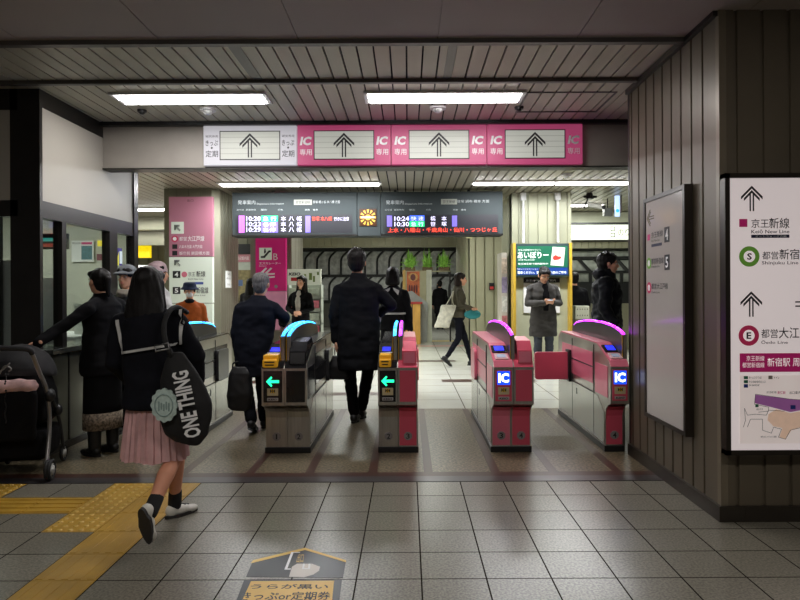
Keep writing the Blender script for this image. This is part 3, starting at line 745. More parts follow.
# ================================================================ FAR CONCOURSE
# left pillar with pink sign
b = NB(); ribwall(b, -3.88, 10.2, -3.12, 10.2, 0, CEIL, .19, .02, .012, .3, start=.02); ribwall(b, -3.12, 10.2, -3.02, 10.32, 0, CEIL, .3, .02, .01, .1); ribwall(b, -3.02, 10.32, -3.02, 11.4, 0, CEIL, .12, .02, .014, .3)
ribwall(b, -3.88, 11.4, -3.88, 10.23, 0, CEIL, .12, .02, .014, .3)
GP = mat('grey_green_ribbed_metal', srgb(128, 126, 108), .3, .5, .05, 3)
struct('wall_pillar', b, GP)
f = Face(10.14, -3.46, 0)
ps = thing('pillar_sign', 'tall pink and white direction sign on the left pillar', 'sign', (-3.46, 10.14, 0))
r = f.r(170, 197, 213, 256.5); obj('pink_panel', box(NB(), r[0], r[1], -.03, .055, r[2], r[3]), mat('pillar_sign_pink', srgb(172, 112, 130), .5, 0, .03, 1, emit=srgb(190, 120, 142), es=.08), ps)
r = f.r(170, 257, 213, 303); obj('white_panel', box(NB(), r[0], r[1], -.03, .055, r[2], r[3]), mat('pillar_sign_white', srgb(214, 222, 208), .35, 0, .02, 1, emit=srgb(214, 222, 208), es=.15), ps)
r = f.r(170, 303.6, 213, 345); obj('white_panel', box(NB(), r[0], r[1], -.03, .055, r[2], r[3]), MC['pillar_sign_white'], ps)
Y = -.032
r = f.r(172, 222, 184.5, 234); obj('arrow_square', box(NB(), r[0], r[1], Y, Y+.003, r[2], r[3]), MC['pillar_sign_white'], ps)
b = NB()
for (cx, cy) in ((178, 228), (178, 263)):
    p = f.p(cx, cy)
    for q in arrow_pts(p[0], p[1], .13, PI/4): flat(b, q, Y-.003, .002)
obj('arrow', b, INKK, ps)
p = f.p(175.5, 239); obj('line_circle', flat(NB(), disc_pts(*p, .052, 24), Y, .002), MC['crimson_ink'], ps); obj('circle_centre', flat(NB(), disc_pts(*p, .03, 20), Y-.002, .002), INKW, ps)
b = NB()
for q in ((173, 244.5, 178, 249), (173, 251, 178, 255.5), (173.5, 271, 181, 278), (173.5, 287, 181, 294)):
    r = f.r(*q); box(b, r[0], r[1], Y, Y+.002, r[2], r[3])
obj('number_square', b, INKK, ps)
p = f.p(185, 274.5); obj('line_ring', flat(NB(), disc_pts(*p, .045, 20), Y, .002), mat('ring_pink', srgb(206, 110, 130), .5), ps)
obj('blue_tab', box(NB(), *f.r(189, 282, 204, 284.5)[:2], Y, Y+.002, *f.r(189, 282, 204, 284.5)[2:]), mat('tab_blue', srgb(60, 80, 150), .5), ps)
lettering([f.t('都営', 180, 237, 187.5, 241, .0), f.t('大江戸線', 188.5, 236, 205, 241.5, .008), f.t('六本木方面 大門方面', 180, 245, 203, 248.5), f.t('都庁前 飯田橋方面', 180, 251.5, 210, 255), f.t('4', 175.5, 272.3, 179, 276.8, .03), f.t('5', 175.5, 288.3, 179, 292.8, .03)], INKW, ps, y=Y-.002)
lettering([f.t('京王', 189, 272, 196, 276.5, .0), f.t('新線', 197, 271, 206, 277, .008), f.t('Keiō New Line', 189, 278, 204, 280), f.t('都営', 189, 288, 196, 292.5, .0), f.t('新宿線', 197, 287, 209, 293.5, .008), f.t('Shinjuku Line', 189, 294.5, 206, 296.5)], INKK, ps, y=Y-.002)
lettering([f.t('出口', 188, 199.5, 194, 202)], INKK, ps, y=Y-.002)
nb = thing('wall_notice', 'small white paper notice on the ribbed side of the left pillar', 'notice', (-3.018, 10.75, 1.56), PI/2)
obj('paper', box(NB(), -.17, .17, -.006, 0, -.14, .14), WHITE, nb)
lettering([('ご案内', -.1, .1, .07, .1), ('お客様へお知らせ', -.13, .13, .0, .03), ('京王電鉄', -.08, .08, -.1, -.07)], INKK, nb, y=-.0065)

# departure boards
DB = mat('board_grey_green', srgb(50, 56, 57), .75, 0, .04, 1, spec=.2)
def board(px0, px1, label, rows, extra):
    a = W(px0, 193, 10.3); c = W(px1, 236, 10.3); t = thing('departure_board', label, 'departure board', ((a.x+c.x)/2, 10.3, 2.24), 0, 'departure boards')
    w2 = (c.x-a.x)/2; f = Face(10.3, (a.x+c.x)/2, 2.24)
    obj('board_housing', box(NB(), -w2, w2, 0, .35, 0, .71, .006), DB, t)
    r = f.r(px0+4, 214.5, px1-5, 233.2); obj('screen', box(NB(), r[0], r[1], -.006, .01, r[2], r[3]), mat('led_screen_black', srgb(14, 14, 20), .5, emit=srgb(22, 22, 36), es=.4), t)
    obj('bottom_rail', box(NB(), -w2, w2, -.01, .0, .0, .03), FRM, t)
    for (nm, m, q) in extra:
        for z in [f.r(*k) for k in q]: obj(nm, box(NB(), z[0], z[1], -.009, -.006, z[2], z[3]), m, t)
    for (m, its) in rows: lettering([f.t(*i) for i in its], m, t, y=-.0105)
    return t
LW = emat('led_white', srgb(225, 220, 255), 1.5); LR = emat('led_red', srgb(255, 80, 60), 1.6); LG = emat('led_green', srgb(30, 215, 130), 1.1)
LV = emat('led_violet', srgb(205, 110, 235), .85); LB = emat('led_blue', srgb(70, 110, 240), 1.1); LLV = emat('led_lavender', srgb(130, 115, 235), .6)
DIMW = mat('board_text_grey', srgb(150, 155, 155), .5)
hdr = lambda x: [('発車案内', x, 200.3, x+17.5, 204.6, .0), ('Departure Information', x+19, 203, x+46, 205.2), ('のりば', x-1, 209, x+6, 210.8), ('発車時刻', x+8, 209, x+18, 210.8), ('種別', x+23, 209, x+29, 210.8), ('行先', x+40, 209, x+45, 210.8), ('両数', x+67, 209, x+72, 210.8), ('備考', x+75, 209, x+80, 210.8)]
def rows(x, T):
    out = []
    for k, tm_ in enumerate(T): out.append((tm_, x+8.4, 216.4+5.5*k, x+23, 221+5.5*k, .015))
    return out
x = 238
board(232, 357, 'left grey departure board with three rows of white train times', [
    (DIMW, hdr(x)+[('笹塚 幡ヶ谷 本八幡 方面', x+75, 200.5, x+102, 203.5)]),
    (INKK, [('都営新宿線', x+58, 200.7, x+72, 204)]),
    (LW, rows(x, ['10:20', '10:23', '10:29'])+[(s, 281+8*i, 216.4+5.5*k, 286+8*i, 221+5.5*k, .008) for k in range(3) for i, s in enumerate('本八幡')]+[('急 行', 263, 216.4, 276.5, 221, .004), ('各停', 263, 222.2, 276, 226.6, .0), ('各停', 263, 227.6, 276, 232.2, .0)]+[('行きに注意', 334, 217, 349, 220.8, .0)]),
    (LR, [('笹塚 本八幡', 312, 216.7, 332, 221, .004)])],
    [('led_block', LG, [(261.5, 215.6, 278, 221.4)]), ('led_block', LV, [(239, 215.6, 244.6, 232.8)]), ('led_block', LLV, [(261.5, 221.8, 278, 232.6), (305.5, 216, 310.5, 232.5)]), ('plate', mat('pale_plate', srgb(128, 130, 120), .5), [(x+56, 199.6, x+74, 205)])])
x = 386
board(381, 503, 'right grey departure board with red scrolling station names', [
    (DIMW, hdr(x)+[('笹塚 調布 橋本 方面', x+71, 199.8, x+103, 202.8)]),
    (INKK, [('京王新線', x+57, 200.2, x+69, 203.4)]),
    (LW, rows(x, ['10:24', '10:30'])+[('橋', 430.5, 216.2, 435.5, 220.8, .006), ('本', 441.5, 216.2, 446.5, 220.8, .006), ('笹', 430.5, 221.8, 435.5, 226.2, .006), ('塚', 441.5, 221.8, 446.5, 226.2, .006), ('快 速', 411, 216.4, 423.5, 220.8, .0), ('急 行', 411, 222, 423.5, 226.4, .0)]),
    (LR, [('上水・八幡山・千歳烏山・仙川・つつじヶ丘', 388, 227.3, 497, 232.6, .006)])],
    [('led_block', LB, [(409.5, 215.4, 424.5, 220.9)]), ('led_block', LG, [(409.5, 221.3, 424.5, 226.8)]), ('led_block', LLV, [(387, 215.6, 392, 226.6), (452, 215.6, 457, 226.6)]), ('plate', MC['pale_plate'], [(x+55, 199, x+71, 204.5)])])
a = W(357, 193, 10.3); c = W(381, 236, 10.3)
ck = thing('station_clock', 'square golden clock between the two departure boards', 'clock', ((a.x+c.x)/2, 10.3, 2.24))
f = Face(10.3, (a.x+c.x)/2, 2.24); w2 = (c.x-a.x)/2
obj('clock_housing', box(NB(), -w2+.003, w2-.003, 0, .35, 0, .71, .006), DB, ck)
r = f.r(359.5, 208.5, 376.5, 226.5); cx, cz = (r[0]+r[1])/2, (r[2]+r[3])/2; h = (r[1]-r[0])/2
fc_ = obj('clock_face', box(NB(), cx-h, cx+h, -.012, .0, cz-h, cz+h, .004), mat('clock_face_dark', srgb(52, 30, 18), .3, emit=srgb(70, 36, 14), es=.4), ck)
b = NB(); flat(b, disc_pts(cx, cz, h*.34, 24), -.016, .003)
for i in range(12):
    t_ = 2*PI*i/12; u = Vector((math.cos(t_), math.sin(t_))); n_ = Vector((-u.y, u.x))
    for (r0, r1, ww) in ((.5, .93, .07),):
        P = [u*h*r0+n_*h*ww*.6, u*h*r1+n_*h*ww*1.9, u*h*r1-n_*h*ww*1.9, u*h*r0-n_*h*ww*.6]
        flat(b, [(cx+p.x, cz+p.y) for p in P], -.016, .003)
obj('gold_rays', b, emat('clock_gold_glow', srgb(235, 175, 70), .9), fc_)
b = NB(); box(b, cx-h*.8, cx+h*.75, -.02, -.017, cz-.012, cz+.012); obj('clock_hand', b, emat('clock_hand_glow', srgb(255, 245, 200), 1.2), ck)
b = NB()
for xx in (-2.2, -.2, 1.0): cyl(b, (xx, 10.48, 2.95), (xx, 10.48, CEIL), .025)
tag(obj('hanging_rod', b, FRM), 'short dark rods hanging the departure boards from the ceiling', 'hanging rod')

# fascia behind the boards, wall left of magenta pillar
RB = mat('beige_ribbed_metal', srgb(160, 157, 132), .38, .25, .05, 3)
RB2 = mat('beige_ribbed_metal_light', srgb(160, 161, 136), .38, .2, .05, 3)
b = NB(); ribwall(b, -4.6, 17.9, 3.0, 17.9, 2.58, CEIL, .19, .03, .02, .2); struct('wall_fascia', b, RB)
b = NB(); ribwall(b, -5.3, 14.4, -2.45, 14.4, 0, CEIL, .17, .025, .02, .3); struct('wall_partition', b, GP)
struct('trim_18', box(NB(), -5.3, -3.15, 14.32, 14.42, 2.2, 2.42), BLK)
b = NB(); ribwall(b, -3.2, 13.0, -2.36, 13.0, 0, CEIL, .4, .02, .014, .3, start=.38); ribwall(b, -2.36, 13.03, -2.36, 14.4, 0, CEIL, .2, .03, .02, .3); struct('wall_pillar', b, mat('pillar_grey_ribbed', srgb(132, 128, 116), .35, .4, .05))
f = Face(12.94, -2.8, 0)
ms = thing('escalator_sign', 'magenta escalator sign with white square pictogram and arrows on the pillar', 'sign', (-2.8, 12.94, 0))
r = f.r(256, 236.5, 286, 291); obj('magenta_panel', box(NB(), r[0], r[1], -.02, .055, r[2], r[3]), mat('sign_magenta', srgb(196, 30, 112), .35, 0, .02, 1, emit=srgb(196, 30, 112), es=.15), ms)
r = f.r(256, 291.3, 286, 330); obj('pink_panel', box(NB(), r[0], r[1], -.02, .055, r[2], r[3]), mat('sign_pale_pink', srgb(222, 150, 180), .4, emit=srgb(222, 150, 180), es=.1), ms)
Y = -.022
r = f.r(259.5, 247.8, 272, 260); obj('pictogram_square', box(NB(), r[0], r[1], Y, Y+.003, r[2], r[3]), MC['pillar_sign_white'], ms)
b = NB(); P = lambda L: [f.p(*q) for q in L]
flat(b, P([(261, 258), (261, 256.3), (264, 256), (269, 250.5), (271, 250.5), (271, 252.3), (269.6, 252.5), (265, 258)]), Y-.003, .003)
flat(b, P([(264.3, 254), (264.3, 250), (266, 250), (266.3, 252.4)]), Y-.003, .003); flat(b, disc_pts(*f.p(265.2, 249.3), .014, 10), Y-.003, .003)
obj('escalator_pictogram', b, INKK, ms)
b = NB()
for q in ([(259, 274), (266, 267.5), (267.5, 268.5), (261, 275)], [(264, 274), (271, 267.5), (272.5, 268.5), (266, 275)], [(259, 274), (275, 273), (275, 274.6), (261, 275.5)], [(263, 277), (275, 276), (275, 277.6), (265, 278.5)]): flat(b, P(q), Y-.003, .003)
obj('arrow', b, INKW, ms)
lettering([f.t('B', 273.6, 253.5, 278, 260, 0), f.t('エスカレーター', 259.5, 262, 281, 264.6, .02), f.t('Escalator', 259.5, 265.2, 267, 266.6)], INKW, ms, y=Y-.002)
b = NB(); flat(b, disc_pts(*f.p(276.3, 286.5), .035, 12), Y-.003, .003); obj('round_badge', b, PLATE, ms)
f = Face(14.3, -3.62, 0)
mb = thing('map_poster_board', 'framed area map poster with pink header behind the woman in grey', 'poster board', (-3.62, 14.3, 0))
r = f.r(231, 254.5, 254, 262); obj('header', box(NB(), r[0], r[1], -.03, .08, r[2], r[3]), mat('header_dusty_pink', srgb(196, 130, 140), .4), mb)
r = f.r(231, 262.3, 254, 319); obj('frame', box(NB(), r[0], r[1], -.02, .08, r[2], r[3]), mat('poster_frame_pale', srgb(185, 190, 178), .4), mb)
r = f.r(232.5, 270, 252, 312); obj('map_print', box(NB(), r[0], r[1], -.024, -.02, r[2], r[3]), mat('map_print_olive', srgb(140, 128, 92), .3, 0, .35, 14), mb)
r = f.r(233, 280, 243, 286); obj('river_print', box(NB(), r[0], r[1], -.026, -.024, r[2], r[3]), mat('map_print_blue', srgb(96, 116, 160), .3, 0, .3, 9), mb)
lettering([f.t('駅周辺案内図', 235, 256.5, 249, 260)], INKW, mb, y=-.031)

# leaflet rack
f = Face(12.6, -2.03, 0)
kr = thing('leaflet_rack', 'white leaflet rack with printed header, full of colourful brochures', 'leaflet rack', (-2.03, 12.6, 0))
r = f.r(287.5, 269, 321, 285); x0, x1 = r[0], r[1]
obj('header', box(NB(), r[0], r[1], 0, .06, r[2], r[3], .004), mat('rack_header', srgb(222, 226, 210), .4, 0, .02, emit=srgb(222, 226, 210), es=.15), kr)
lettering([f.t('KEIO', 289, 272.5, 300.5, 275.6, .04, 0, .25)], INKK, kr, y=-.002)
b = NB(); box(b, *f.r(291, 277.5, 299, 281)[:2], -.004, 0, *f.r(291, 277.5, 299, 281)[2:]); obj('red_print', b, mat('print_red', srgb(200, 40, 50), .5), kr)
b = NB()
for q in ((304, 274, 306, 281), (309, 273, 312, 280), (313, 276, 315, 282), (317, 272, 319, 275)): rr = f.r(*q); box(b, rr[0], rr[1], -.004, 0, rr[2], rr[3])
obj('print_shapes', b, mat('print_olive', srgb(120, 140, 70), .5, 0, .3, 30), kr)
b = NB(); box(b, x0, x0+.02, 0, .35, 0, r[2]); box(b, x1-.02, x1, 0, .35, 0, r[2]); box(b, x0, x1, .33, .35, 0, r[2])
for z in (.22, .47, .72, .97, 1.22): box(b, x0, x1, .0, .35, z-.02, z); box(b, x0, x1, 0, .01, z, z+.05)
obj('rack_frame', b, mat('rack_grey', srgb(160, 165, 155), .5), kr)
cols = [srgb(205, 214, 200), srgb(228, 120, 60), srgb(200, 205, 190), srgb(232, 130, 150), srgb(180, 190, 80), srgb(235, 235, 230)]
i = 0
for z in (.22, .47, .72, .97, 1.22):
    for k in range(3):
        xa = x0+.03+k*(x1-x0-.06)/3
        br = tag(obj('brochure', box(NB(), 0, (x1-x0-.06)/3-.015, .0, .03, .0, .2), mat('brochure_print_%d' % (i % 6), cols[(i*5+k) % 6], .4, 0, .25, 12)), '', 'brochure', 'brochures in the white rack')
        br['label'] = 'printed brochure in the white leaflet rack below the header sign'
        br.location = (-2.03+xa, 12.6+.03, z+.001); i += 1

# ---- arched window wall at the back
YW = 24.0
GR = mat('mottled_grey_glass_panel', srgb(205, 207, 203), .5, 0, .35, 6)
struct('wall_back', box(NB(), -14, 14, YW+.06, YW+.3, 0, CEIL), mat('back_wall_dark', srgb(58, 58, 56), .6))
b = NB(); box(b, -5.2, 4.2, YW+.02, YW+.07, 1.0, 2.86)
struct('window_6', b, GR)
b = NB()
box(b, -6, 6, YW-.1, YW+.06, 2.84, CEIL); box(b, -6, 6, YW-.08, YW+.06, 1.88, 1.98); box(b, -6, 6, YW-.08, YW+.06, .9, 1.02)
x = -5.2
while x < 1.9:
    for zb, zt in ((1.98, 2.86), (1.0, 1.9)):
        P = smoothpath([(x, YW-.03, zb), (x, YW-.03, zb+.3*(zt-zb)/.9+.15), (x+.05, YW-.03, zt-.22), (x+.26, YW-.03, zt)], 4)
        tube(b, P, .038, 6)
    x += .45
for k in range(5):
    x = 1.9+k*.42; cyl(b, (x, YW-.03, 2.0), (x+.5, YW-.03, 2.84), .045, n=6); cyl(b, (x, YW-.03, 1.9), (x+.5, YW-.03, 1.0), .045, n=6)
struct('window_frame_lattice', b, mat('lattice_black', srgb(34, 35, 34), .5))
b = NB()
for x in (-5.2, -2.2): box(b, x, x+.05, YW-.1, YW-.02, 0, 1.0)
ribwall(b, -6, YW-.02, 6, YW-.02, 0, .9, .3, .03, .02, .08); struct('wall_back', b, mat('back_lower_panel', srgb(92, 92, 84), .5, .2))

# ---- wide ribbed column and its neighbours
b = NB(); ribwall(b, 1.36, 14.0, 2.35, 14.0, 0, CEIL, .2, .035, .025, .4, start=.12); ribwall(b, 1.36, 18.0, 1.36, 14.04, 0, CEIL, .3, .035, .025, .4)
struct('wall_column', b, RB)
t = thing('call_button_box', 'small dark wall box with red light on the beige ribbed column', 'wall box', tuple(W(491.5, 286.5, 13.98)))
obj('box_body', box(NB(), -.055, .055, -.03, .022, -.08, .08, .004), BLK, t); obj('box_plate', box(NB(), -.04, .04, -.033, -.03, -.06, .0), mat('box_plate_red', srgb(170, 50, 50), .4), t)
t = thing('security_camera', 'small pale security camera on the beige fascia under the right board', 'security camera', tuple(W(467, 236, 13.5)))
b = NB(); cyl(b, (-.12, 0, .03), (.1, -.05, -.03), .04); obj('camera_body', b, mat('camera_pale', srgb(190, 185, 140), .5), t)
obj('camera_bracket', cyl(NB(), (0, 0, .02), (0, .1, .42), .012), FRM, t)

# ---- pillar with screen
b = NB(); ribwall(b, 1.76, 10.8, 2.76, 10.8, 0, CEIL, .165, .03, .02, .3, start=.1); ribwall(b, 1.76, 12.0, 1.76, 10.84, 0, CEIL, .165, .03, .02, .3); ribwall(b, 2.76, 10.84, 2.76, 12.0, 0, CEIL, .165, .03, .02, .3)
struct('wall_pillar', b, RB2)
for px in (523.2, 557.8):
    p = W(px, 200, 10.72)
    t = thing('conduit_pipe', 'thin white conduit pipe down the beige pillar, %s one' % ('left' if px < 540 else 'right'), 'pipe', (p.x, 10.72, 0), 0, 'conduit pipes')
    obj('pipe', cyl(NB(), (0, 0, 2.15), (0, 0, 2.93), .022), WHITE, t); obj('junction_box', box(NB(), -.045, .045, -.03, .06, 2.86, 2.985, .006), WHITE, t)
f = Face(10.5, 2.2, 0)
st = thing('information_screen', 'digital information screen with green picture in yellow edged stand on right pillar', 'screen', (2.2, 10.5, 0))
YS_ = mat('stand_yellow', srgb(186, 152, 46), .5)
for q in ((513.4, 243, 515.4, 352), (569.6, 243, 571.6, 352)):
    r = f.r(*q); obj('stand_post', box(NB(), r[0], r[1], -.03, .2, 0, r[3]), YS_, st)
r = f.r(515.6, 243.5, 569.4, 276.5); obj('screen_housing', box(NB(), r[0], r[1], 0, .2, r[2], r[3]), mat('screen_housing_teal', srgb(44, 62, 62), .4), st)
r = f.r(517.5, 246, 567.5, 267.6); obj('screen_picture', box(NB(), r[0], r[1], -.006, 0, r[2], r[3]), emat('screen_green', srgb(24, 100, 72), .9), st)
r = f.r(517.5, 267.6, 567.5, 274.8); obj('screen_ticker', box(NB(), r[0], r[1], -.006, 0, r[2], r[3]), emat('screen_blue', srgb(24, 62, 140), 1.), st)
SW = emat('screen_text_white', srgb(240, 248, 240), 1.2)
lettering([f.t('京王沿線観光マガジン', 518, 249, 541, 251, .0), f.t('あいぼりー', 517.5, 251.5, 548.5, 258.5, .02), f.t('2018 November', 518, 259, 535, 260.6), f.t('京王線各駅で無料配布中', 518, 262.8, 548, 264.8, .01), f.t('京王インフォメーション', 516.8, 268.3, 538, 269.8), f.t('電車ください。落ちたお忘れ物のご案内', 517.5, 271, 566, 274, .02)], SW, st, y=-.008)
b = NB(); flat(b, [f.p(*q) for q in ((552.5, 246.8), (565, 247.6), (563.3, 266.2), (550.3, 265.2))], -.01, .003); mg = obj('magazine_picture', b, emat('screen_page_white', srgb(225, 225, 215), .9), st)
b = NB(); flat(b, [f.p(*q) for q in ((552.5, 258.5), (553, 256.5), (555.5, 255), (558, 256.5), (560.5, 256.3), (561, 258), (559, 259.5), (556, 260), (554, 260.3))], -.013, .003); obj('food_picture', b, emat('screen_red', srgb(215, 60, 50), 1.), mg)
lettering([f.t('あいぼりー', 554, 249, 562, 251)], INKK, mg, y=-.011)
r = f.r(515.8, 276.8, 569.4, 356); obj('back_panel', box(NB(), r[0], r[1], .12, .2, 0, r[3]), mat('stand_panel_olive', srgb(176, 178, 150), .45), st)
nb = thing('notice_board', 'white notice poster with dark header behind the man reading a phone', 'notice board', (2.2, 10.6, 0))
f = Face(10.58, 2.2, 0)
r = f.r(524, 283, 560, 313); obj('notice_sheet', box(NB(), r[0], r[1], .0, .035, r[2], r[3]), WHITE, nb)
r = f.r(524, 278, 560, 282.6); obj('notice_header', box(NB(), r[0], r[1], .0, .035, r[2], r[3]), FRM, nb)
lettering([f.t('京王線 時刻のご案内', 526, 279.3, 556, 281.6)], INKW, nb, y=-.002); lettering([f.t('ご注意', 546, 286, 556, 289), f.t('お知らせ', 526, 286, 536, 289)], INKK, nb, y=-.002)
t = thing('poster_stand', 'narrow upright stand of small posters on the left side of the beige pillar', 'poster stand', (1.66, 10.95, 0))
obj('stand_frame', box(NB(), -.06, .04, 0, .5, .6, 2.0), mat('stand_pale', srgb(190, 184, 170), .5), t)
for k in range(4): obj('poster', box(NB(), -.055, .035, -.006, 0, .65+.33*k, .92+.33*k), mat('small_poster_%d' % k, (srgb(180, 110, 110), srgb(200, 200, 190), srgb(150, 140, 170), srgb(205, 190, 170))[k], .5, 0, .3, 20), t)

# ---- right background
f = Face(12.6, 4.0, 0)
t = thing('platform_sign', 'long lit white platform direction sign hanging at right background', 'sign', (4.0, 12.6, 0))
r = f.r(566, 224.3, 700, 239.5); obj('sign_face', box(NB(), r[0], r[1], 0, .15, r[2], r[3]), emat('platform_sign_glow', srgb(238, 244, 225), 1.1), t)
r2 = f.r(566, 222, 700, 224.3); obj('sign_top_rail', box(NB(), r[0], r[1], -.02, .2, r2[2], r2[3]), BLK, t)
lettering([f.t('のりかえ', 618, 228.5, 643, 236), f.t('京王線・小田急線・中央線', 568, 227, 608, 229.5), f.t('山手線・埼京線・丸ノ内線', 568, 233.5, 608, 236)], mat('faint_grey_ink', srgb(100, 104, 96), .5), t, y=-.003)
b = NB()
for q in ((610.5, 226.5, 615, 231), (610.5, 233, 615, 237)):
    r = f.r(*q)
    for (a0, a1, c0, c1) in ((r[0], r[1], r[2], r[2]+.012), (r[0], r[1], r[3]-.012, r[3]), (r[0], r[0]+.012, r[2], r[3]), (r[1]-.012, r[1], r[2], r[3])): box(b, a0, a1, -.004, 0, c0, c1)
obj('pictogram_frame', b, INKK, t)
b = NB(); ribwall(b, 3.1, 14.2, 8, 14.2, 2.28, 2.42, .15, .03, .02, .1); struct('wall_fascia', b, RB)
struct('wall_fascia', box(NB(), 2.7, 8, 13.4, 13.5, 2.62, CEIL-.02), mat('pale_bulkhead', srgb(196, 198, 178), .5))
b = NB(); box(b, 2.8, 8, 14.5, 14.6, 1.05, 2.42); struct('wall_lattice', b, mat('lattice_backing', srgb(66, 70, 66), .5))
b = NB(); f = Face(14.45, 0, 0)
for q in ((566, 251, 640, 256.5), (566, 260, 640, 271.5), (566, 273, 640, 282)):
    r = f.r(*q); box(b, r[0], r[1]+2, 14.46, 14.5, r[2], r[3])
struct('window_7', b, mat('mottled_pale_panel', srgb(160, 164, 154), .35, 0, .3, 8))
b = NB(); P = lambda px, py: Vector((f.p(px, py)[0], 14.42, f.p(px, py)[1]))
for (q0, q1, r_) in (((566, 258), (660, 258), .035), ((566, 272), (660, 272), .035), ((578, 259), (590, 272), .04), ((594, 259), (606, 272), .04), ((616, 259), (628, 272), .04), ((590, 272), (590, 284), .04), ((621, 272), (621, 284), .04), ((608, 272), (608, 284), .04)):
    cyl(b, P(*q0), P(*q1), r_, n=6)
struct('window_frame_lattice', b, MC['lattice_black'])
struct('trim_19', box(NB(), 2.8, 8, 14.38, 14.5, 1.05, 1.5), MC['lattice_black'])
b = NB(); ribwall(b, 2.8, 14.4, 8, 14.4, 0, 1.05, .2, .035, .02, .1); struct('wall_lower', b, RB)
t = thing('security_camera', 'dome bracket with pale security camera hanging from the ceiling at right', 'security camera', (3.12, 10.9, CEIL))
b = NB(); cyl(b, (-.02, 0, 0), (-.02, 0, -.1), .05, .07); cyl(b, (-.12, 0, -.06), (.1, 0, -.06), .02); cyl(b, (-.05, 0, -.1), (-.12, 0, -.26), .014); obj('camera_bracket', b, FRM, t)
obj('camera_body', cyl(NB(), (-.06, -.02, -.19), (.17, -.04, -.24), .042, .042, 14), mat('camera_grey_white', srgb(178, 178, 168), .4), t); obj('camera_lens', cyl(NB(), (.17, -.04, -.24), (.23, -.045, -.255), .03), BLK, t)
t = thing('speaker_box', 'small square grey box hanging under the far ceiling at right', 'box', tuple(W(608.5, 212, 11.5)))
obj('box_body', box(NB(), -.075, .075, 0, .12, -.07, .075, .006), mat('box_grey', srgb(120, 120, 108), .5), t); obj('hanger', cyl(NB(), (0, .06, .07), (0, .06, CEIL-W(608.5, 212, 11.5).z), .01), FRM, t)
p = W(617.5, 205, 11.2)
t = thing('hanging_blue_sign', 'small upright blue and white lit sign hanging under the far ceiling', 'sign', tuple(p))
obj('sign_face', box(NB(), -.04, .04, 0, .03, -.2, .17), emat('blue_sign_glow', srgb(190, 215, 255), 1.3), t)
obj('blue_dot', flat(NB(), disc_pts(0, -.1, .03, 14), -.004, .003), emat('blue_dot_glow', srgb(50, 180, 230), 1.2), t); obj('hanger', cyl(NB(), (.07, .03, -.14), (.07, .03, CEIL-p.z), .018), mat('hanger_brown', srgb(110, 100, 88), .5), t)

# ---- left background
b = NB(); ribwall(b, -13, 19.5, -5.0, 19.5, 0, CEIL, .3, .04, .03, .2); struct('wall_far_left', b, RB)
struct('trim_20', box(NB(), -10, -5, 14.0, 14.2, 2.72, CEIL), GP)
struct('trim_21', box(NB(), -10, -5, 17.0, 17.2, 2.6, CEIL), GP)
t = thing('yellow_sign', 'large lit yellow sign far behind at left of the pink pillar', 'sign', tuple(W(142, 251.5, 17.5)))
obj('sign_face', box(NB(), -.3, .22, 0, .1, -.17, .17), emat('yellow_sign_glow', srgb(245, 215, 20), 1.), t)
t = thing('yellow_sign', 'thin lit yellow sign above the large yellow one', 'sign', tuple(W(142, 232.3, 17.5)))
obj('sign_face', box(NB(), -.3, .22, 0, .1, -.04, .04), emat('amber_sign_glow', srgb(245, 190, 50), 1.), t)
t = thing('white_counter', 'low white counter far behind at left of the pink pillar', 'counter', (-6.4, 16.5, 0))
obj('counter_body', box(NB(), -.9, .9, 0, .5, 0, 1.05, .01), mat('counter_body_red', srgb(150, 52, 60), .5), t); obj('counter_front', box(NB(), -.9, .9, -.02, 0, 1.55, 2.05), WHITE, t); obj('counter_glass_post', box(NB(), -.9, -.86, 0, .04, 1.05, 2.05), FRM, t); obj('counter_glass_post', box(NB(), .86, .9, 0, .04, 1.05, 2.05), FRM, t)

# ---- display partition with plants at the back
f = Face(17.0, .15, 0)
t = thing('display_partition', 'pale display partition with an orange red picture poster', 'display partition', (.15, 17.0, 0))
r = f.r(403, 270, 431, 335); obj('panel', box(NB(), r[0], r[1], .0, .12, 0, r[3], .004), mat('partition_pale', srgb(176, 172, 138), .5), t)
r = f.r(426.5, 270, 431.5, 335); obj('end_post', box(NB(), r[0], r[1], -.12, 0, 0, r[3]), mat('partition_white', srgb(196, 198, 180), .5), t)
r = f.r(403, 270, 405.5, 335); obj('end_post', box(NB(), r[0], r[1], -.06, 0, 0, r[3]), mat('partition_gold', srgb(196, 160, 84), .5), t)
r = f.r(407, 271.5, 419.5, 298); po = obj('poster', box(NB(), r[0], r[1], -.02, 0, r[2], r[3]), mat('poster_orange', srgb(196, 96, 44), .4, 0, .35, 9), t)
b = NB(); c_ = f.p(413, 277); flat(b, disc_pts(*c_, .13, 16, .11), -.024, .003); obj('poster_print', b, mat('poster_gold', srgb(205, 150, 80), .4, 0, .3, 14), po)
b = NB(); flat(b, disc_pts(c_[0], c_[1]-.01, .07, 14, .09), -.028, .003)
for k in range(4): c2 = f.p(409.5+2.4*k, 289); flat(b, disc_pts(*c2, .025, 8, .12), -.027, .003)
obj('poster_print', b, mat('poster_dark_red', srgb(96, 28, 22), .4, 0, .2), po)
t = thing('wooden_counter', 'honey coloured wooden counter with red top edge in front of partition', 'counter', (.2, 16.2, 0))
f = Face(16.2, .2, 0); r = f.r(404, 304, 420.5, 345)
b = NB(); n = 2
for k in range(n): box(b, r[0]+(r[1]-r[0])*k/n+.004, r[0]+(r[1]-r[0])*(k+1)/n-.004, 0, .5, 0, r[3], .004)
obj('counter_body', b, mat('honey_wood', srgb(200, 152, 72), .45, 0, .15, 3, stretch=(8, 8, 1)), t); obj('counter_top', box(NB(), r[0]-.01, r[1]+.05, -.03, .52, r[3]+.004, r[3]+.05), mat('counter_top_red', srgb(170, 50, 48), .4), t)
